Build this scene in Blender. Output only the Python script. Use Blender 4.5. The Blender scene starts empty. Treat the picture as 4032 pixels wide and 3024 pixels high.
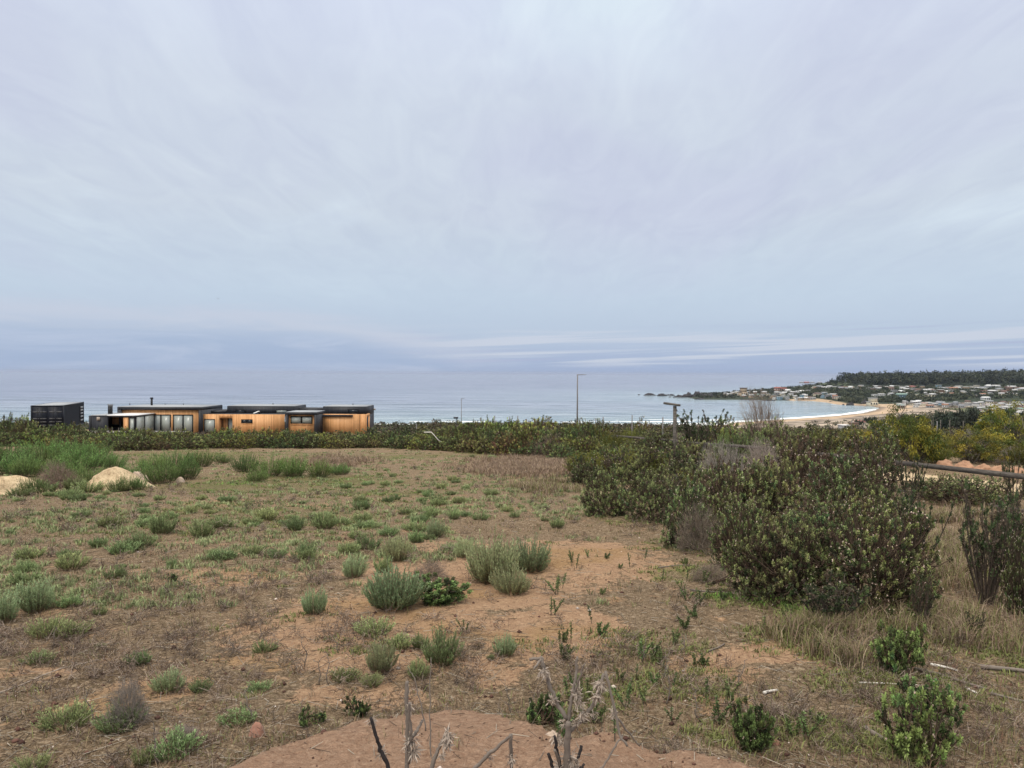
import bpy, math
import numpy as np
from mathutils import Matrix, Vector

# ------------------------------------------------------------------ camera, world, sun, exposure
S = bpy.context.scene
COL = S.collection
EYE = 45.0                       # eye level above the sea, metres
FPX, CX, CY = 3028.0, 2016.0, 1512.0
PITCH = math.atan(43.0 / FPX)
ROLL = 0.0047
_F = np.array([0, math.cos(PITCH), -math.sin(PITCH)])
_R0 = np.array([1.0, 0, 0])
_U0 = np.array([0, math.sin(PITCH), math.cos(PITCH)])
_R = _R0 * math.cos(ROLL) + _U0 * math.sin(ROLL)
_U = -_R0 * math.sin(ROLL) + _U0 * math.cos(ROLL)
cam_data = bpy.data.cameras.new("camera")
cam = bpy.data.objects.new("camera", cam_data)
COL.objects.link(cam)
cam_data.sensor_width = 36.0
cam_data.lens = 36.0 * FPX / 4032.0
cam_data.clip_start = 0.05
cam_data.clip_end = 120000.0
cam.matrix_world = Matrix(((_R[0], _U[0], -_F[0], 0), (_R[1], _U[1], -_F[1], 0), (_R[2], _U[2], -_F[2], EYE), (0, 0, 0, 1)))
S.camera = cam
S.view_settings.view_transform = 'Standard'
S.view_settings.look = 'None'
S.view_settings.exposure = 0.12
S.view_settings.gamma = 1.0
S.cycles.max_bounces = 5
S.cycles.diffuse_bounces = 2
S.cycles.glossy_bounces = 2
S.cycles.transmission_bounces = 2
S.cycles.transparent_max_bounces = 4
S.cycles.volume_bounces = 0
S.cycles.use_denoising = True


class NT:
    """tiny node-building helper"""
    def __init__(self, tree):
        self.t = tree
        self.n = tree.nodes
        self.l = tree.links

    def put(self, sock, v):
        if v is None:
            return
        if isinstance(v, bpy.types.NodeSocket):
            self.l.new(v, sock)
        else:
            if sock.type == 'RGBA' and len(v) == 3:
                v = (*v, 1.0)
            sock.default_value = v

    def math(self, op, a, b=None, c=None, clamp=False):
        n = self.n.new('ShaderNodeMath'); n.operation = op; n.use_clamp = clamp
        self.put(n.inputs[0], a); self.put(n.inputs[1], b)
        if c is not None:
            self.put(n.inputs[2], c)
        return n.outputs[0]

    def mix(self, f, a, b, mode='MIX'):
        n = self.n.new('ShaderNodeMix'); n.data_type = 'RGBA'; n.blend_type = mode
        self.put(n.inputs[0], f); self.put(n.inputs[6], a); self.put(n.inputs[7], b)
        return n.outputs[2]

    def noise(self, vec, scale, detail=3, rough=0.55, dist=0.0, out=0):
        n = self.n.new('ShaderNodeTexNoise')
        self.put(n.inputs['Vector'], vec)
        n.inputs['Scale'].default_value = scale; n.inputs['Detail'].default_value = detail
        n.inputs['Roughness'].default_value = rough; n.inputs['Distortion'].default_value = dist
        return n.outputs[out]

    def ramp(self, f, stops, interp='LINEAR'):
        n = self.n.new('ShaderNodeValToRGB'); n.color_ramp.interpolation = interp
        e = n.color_ramp.elements
        while len(e) < len(stops):
            e.new(0.5)
        for i, (p, c) in enumerate(stops):
            e[i].position = p
            e[i].color = (*c, 1) if hasattr(c, '__len__') else (c, c, c, 1)
        self.put(n.inputs[0], f)
        return n.outputs[0]

    def smooth(self, v, a, b):
        n = self.n.new('ShaderNodeMapRange'); n.interpolation_type = 'SMOOTHSTEP'
        self.put(n.inputs[0], v); n.inputs[1].default_value = a; n.inputs[2].default_value = b
        return n.outputs[0]

    def sep(self, v):
        n = self.n.new('ShaderNodeSeparateXYZ'); self.put(n.inputs[0], v); return n.outputs

    def comb(self, x=0.0, y=0.0, z=0.0):
        n = self.n.new('ShaderNodeCombineXYZ')
        for i, v in enumerate((x, y, z)):
            self.put(n.inputs[i], v)
        return n.outputs[0]

    def mapping(self, v, scale=(1, 1, 1), rot=(0, 0, 0), loc=(0, 0, 0)):
        n = self.n.new('ShaderNodeMapping'); self.put(n.inputs[0], v)
        n.inputs['Scale'].default_value = scale; n.inputs['Rotation'].default_value = rot; n.inputs['Location'].default_value = loc
        return n.outputs[0]

    def attr(self, name, out='Color'):
        n = self.n.new('ShaderNodeAttribute'); n.attribute_name = name; return n.outputs[out]

    def obj(self):
        return self.n.new('ShaderNodeTexCoord').outputs['Object']

    def bump(self, h, strength, dist):
        n = self.n.new('ShaderNodeBump'); n.inputs['Strength'].default_value = strength
        n.inputs['Distance'].default_value = dist; self.put(n.inputs['Height'], h)
        return n.outputs[0]


SUN_EL, SUN_AZ = math.radians(52), math.radians(-150)     # azimuth from +Y clockwise
world = bpy.data.worlds.new("World")
S.world = world
world.use_nodes = True
w = NT(world.node_tree)
w.n.clear()
sky = w.n.new('ShaderNodeTexSky'); sky.sky_type = 'NISHITA'; sky.sun_disc = False
sky.sun_elevation = SUN_EL; sky.sun_rotation = SUN_AZ
bg1 = w.n.new('ShaderNodeBackground'); w.l.new(sky.outputs[0], bg1.inputs[0]); bg1.inputs[1].default_value = 0.08
dirv = w.n.new('ShaderNodeTexCoord').outputs['Generated']
sx, sy, sz = w.sep(dirv)
el = w.math('MAXIMUM', sz, 0.0)
base = w.ramp(el, [(0.0, (.335, .425, .62)), (0.022, (.375, .465, .645)), (0.05, (.46, .55, .69)), (0.10, (.515, .61, .73)),
                   (0.2, (.575, .64, .735)), (0.33, (.61, .67, .775)), (0.45, (.66, .72, .86)), (0.52, (.74, .80, .92)), (0.72, (1.75, 1.65, 1.50)), (1.0, (2.6, 2.38, 2.10))])
den = w.math('ADD', el, 0.10)
px_ = w.math('DIVIDE', sx, den); py_ = w.math('DIVIDE', sy, den)
cp_ = w.comb(px_, py_, 0.0)
big = w.noise(w.mapping(cp_, (0.55, 0.32, 1), (0, 0, math.radians(28)), (1.3, 0.2, 0)), 1.0, 4, 0.5, 0.6)
hi = w.noise(w.mapping(cp_, (3.2, 1.1, 1), (0, 0, math.radians(40)), (4.2, 2, 0)), 1.6, 7, 0.62, 1.2)
fade = w.smooth(el, 0.05, 0.22)
c1 = w.mix(w.math('MULTIPLY', w.smooth(big, 0.50, 0.68), fade), base, (.70, .80, .88))
c1 = w.mix(w.math('MULTIPLY', w.smooth(big, 0.50, 0.33), w.math('MULTIPLY', fade, 0.6)), c1, (.545, .575, .73))
hif = w.math('MULTIPLY', w.math('SUBTRACT', hi, 0.5), w.math('MULTIPLY', w.smooth(el, 0.03, 0.2), 0.27))
c2 = w.mix(1.0, c1, w.comb(w.math('ADD', hif, 1.0), w.math('ADD', hif, 1.0), w.math('ADD', w.math('MULTIPLY', hif, 0.6), 1.0)), 'MULTIPLY')
# long low streaks towards the horizon on the right, rising gently to the right
tilt = w.math('SUBTRACT', el, w.math('MULTIPLY', w.math('MAXIMUM', sx, -0.2), 0.03))
st = w.noise(w.comb(w.math('MULTIPLY', sx, 1.6), 0.0, w.math('MULTIPLY', tilt, 88.0)), 1.0, 4, 0.55, 0.35)
stm = w.math('MULTIPLY', w.math('MULTIPLY', w.smooth(el, 0.066, 0.046), w.smooth(el, 0.004, 0.016)), w.smooth(sx, -0.25, -0.02))
c3 = w.mix(w.math('MULTIPLY', w.smooth(st, 0.48, 0.58), stm), c2, (.55, .605, .72))
c3 = w.mix(w.math('MULTIPLY', w.smooth(st, 0.46, 0.36), stm), c3, (.39, .45, .635))
# blue-grey bank low on the left with a pale ragged rim
edge = w.noise(w.comb(w.math('MULTIPLY', sx, 6.0), 3.0, w.math('MULTIPLY', el, 55.0)), 1.0, 6, 0.62, 0.8)
lim = w.math('ADD', 0.060, w.math('MULTIPLY', w.math('SUBTRACT', edge, 0.5), 0.055))
lim = w.math('SUBTRACT', lim, w.math('MULTIPLY', w.smooth(sx, -0.30, 0.02), 0.045))
dd = w.math('SUBTRACT', el, lim)
bank = w.smooth(dd, 0.006, -0.022)
rim = w.math('MULTIPLY', w.smooth(dd, 0.030, 0.003), w.math('MULTIPLY', w.math('SUBTRACT', 1.0, bank), w.smooth(sx, 0.05, -0.15)))
c4 = w.mix(w.math('MULTIPLY', rim, 0.7), c3, (.545, .59, .705))
c4 = w.mix(w.math('MULTIPLY', bank, w.math('MULTIPLY', w.smooth(sx, 0.08, -0.12), 0.80)), c4, w.mix(w.smooth(edge, 0.40, 0.66), (.355, .45, .63), (.45, .53, .69)))
bg2 = w.n.new('ShaderNodeBackground'); w.l.new(c4, bg2.inputs[0]); bg2.inputs[1].default_value = 1.0
mx = w.n.new('ShaderNodeMixShader'); mx.inputs[0].default_value = 0.93
w.l.new(bg1.outputs[0], mx.inputs[1]); w.l.new(bg2.outputs[0], mx.inputs[2])
wo = w.n.new('ShaderNodeOutputWorld'); w.l.new(mx.outputs[0], wo.inputs[0])

sun_d = bpy.data.lights.new("sun", 'SUN'); sun_d.energy = 1.5; sun_d.angle = math.radians(22); sun_d.color = (1.0, 0.92, 0.80)
sun = bpy.data.objects.new("sun", sun_d); COL.objects.link(sun)
sd_ = Vector((math.sin(SUN_AZ) * math.cos(SUN_EL), math.cos(SUN_AZ) * math.cos(SUN_EL), math.sin(SUN_EL)))
sun.rotation_euler = sd_.to_track_quat('Z', 'Y').to_euler()
sun.location = (0, -20, 90)

# ------------------------------------------------------------------ geometry helpers
K = 4032.0 / 2212.0


def ray(px, py):
    d = _F + (px - CX) / FPX * _R - (py - CY) / FPX * _U
    return d / d[1]                                   # per metre of depth


def at_depth(px, py, Y):
    d = ray(px, py)
    return np.array([d[0] * Y, Y, EYE + d[2] * Y])


def rs(seed):
    return np.random.default_rng(seed)


def _h(ix, iy, seed):
    v = np.sin(ix * 127.1 + iy * 311.7 + seed * 74.7) * 43758.5453
    return v - np.floor(v)


def vn(x, y, seed=0):
    x = np.asarray(x, float); y = np.asarray(y, float)
    ix, iy = np.floor(x), np.floor(y)
    fx, fy = x - ix, y - iy
    fx = fx * fx * (3 - 2 * fx); fy = fy * fy * (3 - 2 * fy)
    a = _h(ix, iy, seed); b = _h(ix + 1, iy, seed); c = _h(ix, iy + 1, seed); d = _h(ix + 1, iy + 1, seed)
    return (a + (b - a) * fx) * (1 - fy) + (c + (d - c) * fx) * fy


def fbm(x, y, seed=0, o=4):
    s, a, t = 0.0, 1.0, 0.0
    for i in range(o):
        s = s + a * vn(x * 2 ** i, y * 2 ** i, seed + i * 13); t += a; a *= 0.5
    return s / t


def ss(v, a, b):
    t = np.clip((v - a) / (b - a), 0, 1)
    return t * t * (3 - 2 * t)


def mesh(name, V, quads=None, tris=None, col=None, smooth=False):
    me = bpy.data.meshes.new(name)
    V = np.asarray(V, np.float32).reshape(-1, 3)
    q = np.zeros((0, 4), np.int32) if quads is None else np.asarray(quads, np.int32).reshape(-1, 4)
    t = np.zeros((0, 3), np.int32) if tris is None else np.asarray(tris, np.int32).reshape(-1, 3)
    me.vertices.add(len(V)); me.vertices.foreach_set('co', V.ravel())
    loops = np.concatenate([q.ravel(), t.ravel()])
    starts = np.concatenate([np.arange(len(q)) * 4, len(q) * 4 + np.arange(len(t)) * 3]).astype(np.int32)
    me.loops.add(len(loops)); me.loops.foreach_set('vertex_index', loops)
    me.polygons.add(len(starts)); me.polygons.foreach_set('loop_start', starts)
    if smooth:
        me.polygons.foreach_set('use_smooth', np.ones(len(starts), bool))
    me.update(calc_edges=True)
    if col is not None:
        ca = me.color_attributes.new('Col', 'FLOAT_COLOR', 'POINT')
        c4_ = np.ones((len(V), 4), np.float32); c4_[:, :3] = np.asarray(col, np.float32).reshape(-1, 3)
        ca.data.foreach_set('color', c4_.ravel())
    return me


def link(name, me, mat=None, parent=None):
    o = bpy.data.objects.new(name, me)
    if mat is not None and me is not None and len(me.materials) == 0:
        me.materials.append(mat)
    COL.objects.link(o)
    if parent is not None:
        o.parent = parent
    return o


def tag(o, label=None, cat=None, group=None, kind=None):
    for k, v in (('label', label), ('category', cat), ('group', group), ('kind', kind)):
        if v:
            o[k] = v
    return o


def empty(name, loc=(0, 0, 0), rz=0.0, sc=(1, 1, 1)):
    o = bpy.data.objects.new(name, None); o.empty_display_size = 0.2
    COL.objects.link(o); o.location = loc; o.rotation_euler = (0, 0, rz); o.scale = sc
    return o


class MB:
    """collects boxes, tubes and sheets into one mesh"""
    def __init__(self):
        self.V = []; self.Q = []; self.T = []; self.n = 0

    def add(self, V, Q=None, T=None):
        V = np.asarray(V, float).reshape(-1, 3)
        self.V.append(V)
        if Q is not None and len(Q):
            self.Q.append(np.asarray(Q).reshape(-1, 4) + self.n)
        if T is not None and len(T):
            self.T.append(np.asarray(T).reshape(-1, 3) + self.n)
        self.n += len(V)
        return self

    def box(self, x0, x1, y0, y1, z0, z1, bev=0.0):
        V = [(x, y, z) for z in (z0, z1) for (x, y) in ((x0, y0), (x1, y0), (x1, y1), (x0, y1))]
        Q = [(3, 2, 1, 0), (4, 5, 6, 7), (0, 1, 5, 4), (1, 2, 6, 5), (2, 3, 7, 6), (3, 0, 4, 7)]
        return self.add(V, Q)

    def beam(self, a, b, w_, h_, up=(0, 0, 1)):
        a = np.array(a, float); b = np.array(b, float); d = b - a; d /= np.linalg.norm(d)
        up = np.array(up, float)
        if abs(d @ up) > 0.98:
            up = np.array([0, 1.0, 0])
        s = np.cross(d, up); s /= np.linalg.norm(s); u = np.cross(s, d)
        V = [p + s * i * w_ / 2 + u * j * h_ / 2 for p in (a, b) for (i, j) in ((-1, -1), (1, -1), (1, 1), (-1, 1))]
        Q = [(0, 1, 2, 3), (7, 6, 5, 4), (0, 4, 5, 1), (1, 5, 6, 2), (2, 6, 7, 3), (3, 7, 4, 0)]
        return self.add(V, Q)

    def tube(self, pts, rad, sides=8, cap=True):
        pts = np.asarray(pts, float); n = len(pts)
        rad = np.full(n, rad) if np.isscalar(rad) else np.asarray(rad, float)
        V = []
        prev = None
        for i in range(n):
            d = pts[min(i + 1, n - 1)] - pts[max(i - 1, 0)]; d /= np.linalg.norm(d) + 1e-9
            a = np.cross(d, (0, 0, 1) if abs(d[2]) < 0.9 else (0, 1, 0)) if prev is None else prev - d * (prev @ d)
            a /= np.linalg.norm(a); prev = a
            b = np.cross(d, a)
            for k in range(sides):
                t = 2 * math.pi * k / sides
                V.append(pts[i] + rad[i] * (a * math.cos(t) + b * math.sin(t)))
        Q = [(i * sides + k, i * sides + (k + 1) % sides, (i + 1) * sides + (k + 1) % sides, (i + 1) * sides + k) for i in range(n - 1) for k in range(sides)]
        T = []
        if cap:
            V.append(pts[-1]); V.append(pts[0]); m = n * sides
            T = [((n - 1) * sides + k, (n - 1) * sides + (k + 1) % sides, m) for k in range(sides)] + [((k + 1) % sides, k, m + 1) for k in range(sides)]
        return self.add(V, Q, T)

    def mesh(self, name, smooth=False):
        return mesh(name, np.concatenate(self.V), np.concatenate(self.Q) if self.Q else None, np.concatenate(self.T) if self.T else None, None, smooth)

    def build(self, name, mat, parent=None, smooth=False):
        return link(name, self.mesh(name, smooth), mat, parent)


def segs(A, B, ra, rb, sides=3):
    """many tapered twigs at once -> verts, quads"""
    A = np.asarray(A, float); B = np.asarray(B, float); n = len(A)
    ra = np.broadcast_to(ra, (n,)); rb = np.broadcast_to(rb, (n,))
    d = B - A; d = d / (np.linalg.norm(d, axis=1, keepdims=True) + 1e-9)
    ref = np.where(np.abs(d[:, 2:3]) > 0.9, np.array([[0, 1.0, 0]]), np.array([[0, 0, 1.0]]))
    a = np.cross(d, ref); a /= np.linalg.norm(a, axis=1, keepdims=True); b = np.cross(d, a)
    V = np.zeros((n, 2 * sides, 3))
    for k in range(sides):
        t = 2 * math.pi * k / sides
        o = a * math.cos(t) + b * math.sin(t)
        V[:, k] = A + o * ra[:, None]; V[:, sides + k] = B + o * rb[:, None]
    base_ = (np.arange(n) * 2 * sides)[:, None]
    Q = [base_ + np.array([[k, (k + 1) % sides, sides + (k + 1) % sides, sides + k]]) for k in range(sides)]
    return V.reshape(-1, 3), np.concatenate(Q)


def leaves(P, D, L, W, g, sag=0.0):
    """diamond leaves: base P, unit direction D -> verts (4 per leaf), quads"""
    n = len(P)
    L = np.broadcast_to(L, (n,))[:, None]; W = np.broadcast_to(W, (n,))[:, None]
    r = g.normal(size=(n, 3)); s = np.cross(D, r); s /= np.linalg.norm(s, axis=1, keepdims=True) + 1e-9
    nn = np.cross(s, D)
    V = np.zeros((n, 4, 3))
    V[:, 0] = P; mid = P + D * L * 0.55 + nn * L * 0.06
    V[:, 1] = mid + s * W * 0.5; V[:, 3] = mid - s * W * 0.5
    V[:, 2] = P + D * L - nn * L * 0.05; V[:, 2, 2] -= (sag * L[:, 0])
    Q = (np.arange(n) * 4)[:, None] + np.array([[0, 1, 2, 3]])
    return V.reshape(-1, 3), Q


def unit(v):
    return v / (np.linalg.norm(v, axis=-1, keepdims=True) + 1e-9)
# ------------------------------------------------------------------ materials
def new_mat(name):
    m = bpy.data.materials.new(name); m.use_nodes = True
    t = NT(m.node_tree)
    p = t.n.get('Principled BSDF')
    return m, t, p


def leaf_mat(name, rough=0.6, var=0.25, tint=(1, 1, 1), trans=0.0):
    m, t, p = new_mat(name)
    c = t.attr('Col')
    oi = t.n.new('ShaderNodeObjectInfo').outputs['Random']
    v = t.math('ADD', t.math('MULTIPLY', oi, 2 * var), 1.0 - var)
    hue = t.math('ADD', 1.0 - var * 0.4, t.math('MULTIPLY', t.math('FRACT', t.math('MULTIPLY', oi, 7.31)), var * 0.8))
    cc = t.mix(1.0, c, t.comb(t.math('MULTIPLY', v, t.math('MULTIPLY', hue, tint[0])), t.math('MULTIPLY', v, tint[1]), t.math('MULTIPLY', v, tint[2])), 'MULTIPLY')
    t.put(p.inputs['Base Color'], cc); p.inputs['Roughness'].default_value = rough
    p.inputs['Specular IOR Level'].default_value = 0.25
    if trans:
        tr = t.n.new('ShaderNodeBsdfTranslucent'); t.put(tr.inputs[0], cc)
        ms = t.n.new('ShaderNodeMixShader'); ms.inputs[0].default_value = trans
        t.l.new(p.outputs[0], ms.inputs[1]); t.l.new(tr.outputs[0], ms.inputs[2])
        t.l.new(ms.outputs[0], t.n.get('Material Output').inputs[0])
    return m


def flat_mat(name, c, rough=0.7, nscale=0.0, namt=0.2, metal=0.0, bump=0.0, spec=0.3):
    m, t, p = new_mat(name)
    if nscale:
        f = t.noise(t.obj(), nscale, 5, 0.65)
        cc = t.mix(f, tuple(x * (1 - namt) for x in c), tuple(min(1, x * (1 + namt)) for x in c))
        t.put(p.inputs['Base Color'], cc)
        if bump:
            t.put(p.inputs['Normal'], t.bump(f, 0.6, bump))
    else:
        p.inputs['Base Color'].default_value = (*c, 1)
    p.inputs['Roughness'].default_value = rough; p.inputs['Metallic'].default_value = metal
    p.inputs['Specular IOR Level'].default_value = spec
    return m


M = {}
M['leaf'] = leaf_mat('leaf', var=0.32, trans=0.08)
M['bark'] = leaf_mat('bark', rough=0.85, var=0.15)
M['grass'] = leaf_mat('grass', rough=0.8, var=0.0, trans=0.1)
M['flower'] = leaf_mat('dry_flower', rough=0.9, var=0.1)
M['farleaf'] = leaf_mat('far_leaf', rough=0.9, var=0.0)


def ground_mat():
    m, t, p = new_mat('soil_and_litter')
    o = t.obj()
    k = t.sep(t.attr('Col'))            # x bare soil, y moss and fresh green, z reddish spoil
    n1 = t.noise(o, 0.55, 6, 0.62)
    n2 = t.noise(o, 3.2, 6, 0.7, 0.6)
    n3 = t.noise(o, 17.0, 5, 0.75, 1.0)
    n4 = t.noise(o, 70.0, 4, 0.7)
    n5 = t.noise(t.mapping(o, (1, 1, 1), (0, 0, 0.5), (9, 4, 0)), 34.0, 4, 0.6, 2.5)
    fine = t.math('ADD', t.math('MULTIPLY', n3, 0.55), t.math('MULTIPLY', n4, 0.45))
    soil = t.ramp(fine, [(0.33, (.13, .080, .052)), (0.42, (.31, .185, .115)), (0.51, (.44, .285, .172)), (0.64, (.60, .42, .28))])
    soil2 = t.ramp(fine, [(0.35, (.14, .08, .04)), (0.48, (.35, .215, .095)), (0.64, (.49, .33, .16))])
    soil = t.mix(t.math('MULTIPLY', t.smooth(n1, 0.5, 0.66), 0.65), soil, soil2)
    litter = t.ramp(fine, [(0.36, (.035, .025, .016)), (0.43, (.125, .088, .052)), (0.51, (.245, .176, .110)), (0.62, (.50, .40, .28))])
    litter = t.mix(t.math('MULTIPLY', t.smooth(n2, 0.5, 0.7), 0.5), litter, (.25, .165, .10))
    moss = t.ramp(fine, [(0.36, (.03, .036, .012)), (0.48, (.10, .11, .035)), (0.62, (.24, .25, .085))])
    a = t.math('ADD', k[0], t.math('MULTIPLY', t.math('SUBTRACT', n2, 0.5), 1.9))
    a = t.math('ADD', a, t.math('MULTIPLY', t.math('SUBTRACT', n3, 0.5), 1.1))
    c = t.mix(t.smooth(a, 0.40, 0.62), litter, soil)
    b = t.math('ADD', k[1], t.math('MULTIPLY', t.math('SUBTRACT', n2, 0.5), 0.9))
    b = t.math('ADD', b, t.math('MULTIPLY', t.math('SUBTRACT', n5, 0.5), 0.8))
    c = t.mix(t.math('MULTIPLY', t.smooth(b, 0.40, 0.9), 0.85), c, moss)
    red = t.ramp(fine, [(0.30, (.13, .068, .048)), (0.40, (.28, .170, .110)), (0.52, (.385, .25, .168)), (0.68, (.51, .36, .26))])
    c = t.mix(t.smooth(k[2], 0.25, 0.7), c, red)
    # small dark stones / droppings and pale chips
    vo = t.n.new('ShaderNodeTexVoronoi'); t.put(vo.inputs['Vector'], o); vo.inputs['Scale'].default_value = 21.0
    st = t.math('MULTIPLY', t.smooth(vo.outputs['Distance'], 0.20, 0.13), t.smooth(t.noise(o, 1.7, 3), 0.5, 0.6))
    c = t.mix(t.math('MULTIPLY', st, 0.75), c, (.07, .04, .03))
    t.put(p.inputs['Base Color'], c); p.inputs['Roughness'].default_value = 0.95; p.inputs['Specular IOR Level'].default_value = 0.12
    h = t.math('ADD', t.math('MULTIPLY', n3, 0.7), t.math('MULTIPLY', n4, 0.25))
    h = t.math('ADD', h, t.math('MULTIPLY', n2, 1.2))
    t.put(p.inputs['Normal'], t.bump(h, 0.9, 0.09))
    return m


M['ground'] = ground_mat()


def far_mat():
    m, t, p = new_mat('far_land')
    o = t.obj(); c = t.attr('Col')
    n = t.noise(o, 0.06, 6, 0.7, 0.5); n2 = t.noise(o, 0.35, 5, 0.7, 0.5)
    f = t.math('ADD', t.math('MULTIPLY', n, 0.5), t.math('MULTIPLY', n2, 0.5))
    s = t.ramp(f, [(0.36, 0.45), (0.5, 0.95), (0.62, 1.25)])
    t.put(p.inputs['Base Color'], t.mix(1.0, c, s, 'MULTIPLY')); p.inputs['Roughness'].default_value = 0.95
    p.inputs['Specular IOR Level'].default_value = 0.1
    return m


M['far'] = far_mat()


def sea_mat():
    m, t, p = new_mat('sea_water')
    o = t.obj(); ks = t.sep(t.attr('Col'))      # x: 1 near shore .. 0 far out, y: surf, z: free
    gx, gy, gz = t.sep(o)
    long_ = t.noise(t.comb(t.math('MULTIPLY', gx, 0.0035), t.math('MULTIPLY', gy, 0.022), 0.0), 1.0, 5, 0.6, 0.6)
    swl = t.noise(t.comb(t.math('MULTIPLY', gx, 0.012), t.math('MULTIPLY', gy, 0.11), 3.0), 1.0, 4, 0.6, 0.3)
    chop = t.noise(t.comb(t.math('MULTIPLY', gx, 0.25), t.math('MULTIPLY', gy, 0.6), 7.0), 1.0, 4, 0.65)
    deep = t.mix(t.smooth(t.math('ADD', t.math('MULTIPLY', long_, .65), t.math('MULTIPLY', swl, .35)), 0.36, 0.64), (.045, .065, .12), (.25, .275, .38))
    shal = t.mix(t.smooth(swl, 0.34, 0.66), (.13, .23, .26), (.44, .54, .56))
    c = t.mix(t.math('MULTIPLY', ks[0], 0.9), deep, shal)
    fo = t.math('ADD', ks[1], t.math('MULTIPLY', t.math('SUBTRACT', swl, 0.5), 1.3))
    fo = t.math('ADD', fo, t.math('MULTIPLY', t.math('SUBTRACT', chop, 0.5), 0.9))
    fo = t.smooth(fo, 0.48, 0.66)
    fo = t.math('MULTIPLY', fo, t.smooth(ks[1], 0.05, 0.25))
    c = t.mix(fo, c, (.82, .86, .86))
    t.put(p.inputs['Base Color'], c)
    t.put(p.inputs['Roughness'], t.math('ADD', 0.13, t.math('MULTIPLY', fo, 0.6)))
    p.inputs['IOR'].default_value = 1.33
    h = t.math('ADD', t.math('MULTIPLY', swl, 1.0), t.math('MULTIPLY', long_, 2.0))
    h = t.math('ADD', h, t.math('MULTIPLY', chop, 0.35))
    t.put(p.inputs['Normal'], t.bump(h, 0.75, 2.4))
    return m


M['sea'] = sea_mat()


def wood_mat():
    m, t, p = new_mat('pine_cladding')
    o = t.obj(); x, y, z = t.sep(o)
    u = t.math('ADD', x, y)
    b = t.math('MULTIPLY', u, 6.9)
    idx = t.math('FLOOR', b); fr = t.math('FRACT', b)
    wn = t.n.new('ShaderNodeTexWhiteNoise'); wn.noise_dimensions = '1D'; t.put(wn.inputs['W'], idx)
    grain = t.noise(t.comb(t.math('MULTIPLY', u, 26.0), t.math('MULTIPLY', idx, 3.0), t.math('MULTIPLY', z, 1.6)), 1.0, 5, 0.65, 0.8)
    f = t.math('ADD', t.math('MULTIPLY', wn.outputs['Value'], 0.28), t.math('MULTIPLY', grain, 0.72))
    c = t.ramp(f, [(0.22, (.42, .19, .075)), (0.42, (.66, .33, .13)), (0.62, (.80, .43, .19)), (0.85, (.86, .52, .26))])
    stain = t.noise(o, 0.9, 4, 0.6)
    c = t.mix(t.math('MULTIPLY', t.smooth(stain, 0.52, 0.72), 0.2), c, (.42, .19, .075))
    gr = t.smooth(t.math('ABSOLUTE', t.math('SUBTRACT', fr, 0.5)), 0.455, 0.49)
    c = t.mix(t.math('MULTIPLY', gr, 0.35), c, (.16, .07, .03))
    t.put(p.inputs['Base Color'], c); p.inputs['Roughness'].default_value = 0.6
    return m


M['wood'] = wood_mat()


def black_clad():
    m, t, p = new_mat('black_cladding')
    o = t.obj(); x, y, z = t.sep(o)
    n = t.noise(t.comb(t.math('MULTIPLY', t.math('ADD', x, y), 6.0), 0.0, t.math('MULTIPLY', z, 0.5)), 1.0, 4, 0.6)
    fr = t.math('FRACT', t.math('MULTIPLY', t.math('ADD', x, y), 4.0))
    g = t.smooth(t.math('ABSOLUTE', t.math('SUBTRACT', fr, 0.5)), 0.42, 0.5)
    c = t.ramp(n, [(0.35, (.012, .013, .018)), (0.7, (.034, .037, .046))])
    c = t.mix(g, c, (.006, .006, .008))
    t.put(p.inputs['Base Color'], c); p.inputs['Roughness'].default_value = 0.6
    return m


M['black'] = black_clad()
M['black_frame'] = flat_mat('black_aluminium', (.008, .008, .010), 0.4)
M['roof_grey'] = flat_mat('grey_roof_sheet', (.34, .36, .38), 0.6, 0.7, 0.15)
M['roof_white'] = flat_mat('white_roof_sheet', (.80, .80, .78), 0.5, 0.8, 0.08)
M['blind'] = flat_mat('glazing_over_pale_blind', (.38, .41, .38), 0.22, 0.5, 0.12, spec=0.6)
M['dark_glass'] = flat_mat('dark_glazing', (.03, .04, .05), 0.08, spec=0.8)
M['concrete'] = flat_mat('concrete', (.42, .41, .39), 0.9, 1.5, 0.25)
M['galv'] = flat_mat('galvanised_steel', (.20, .19, .19), 0.6, 3.0, 0.15, metal=0.0)
M['white_paint'] = flat_mat('white_paint', (.78, .78, .76), 0.6, 2.0, 0.08)
M['dark_metal'] = flat_mat('dark_metal', (.02, .02, .022), 0.5)
M['container'] = flat_mat('black_container_paint', (.010, .012, .020), 0.5, 1.2, 0.35)
M['container_side'] = flat_mat('blue_black_container_side', (.013, .016, .024), 0.55, 1.2, 0.35)
M['reflection_strip'] = flat_mat('grey_reflection_strip', (.13, .13, .13), 0.6, 8.0, 0.3)  # flat grey standing in for pale reflections on the container doors
M['weathered'] = None


def weathered():
    m, t, p = new_mat('weathered_timber')
    o = t.obj()
    n = t.noise(t.mapping(o, (3.0, 3.0, 22.0)), 1.0, 6, 0.7, 0.6)
    n2 = t.noise(o, 2.2, 4, 0.6)
    c = t.ramp(n, [(0.30, (.05, .043, .038)), (0.5, (.105, .092, .080)), (0.70, (.20, .178, .152))])
    c = t.mix(t.math('MULTIPLY', t.smooth(n2, 0.5, 0.7), 0.5), c, (.10, .082, .068))
    t.put(p.inputs['Base Color'], c); p.inputs['Roughness'].default_value = 0.9
    return m


M['weathered'] = weathered()


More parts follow.
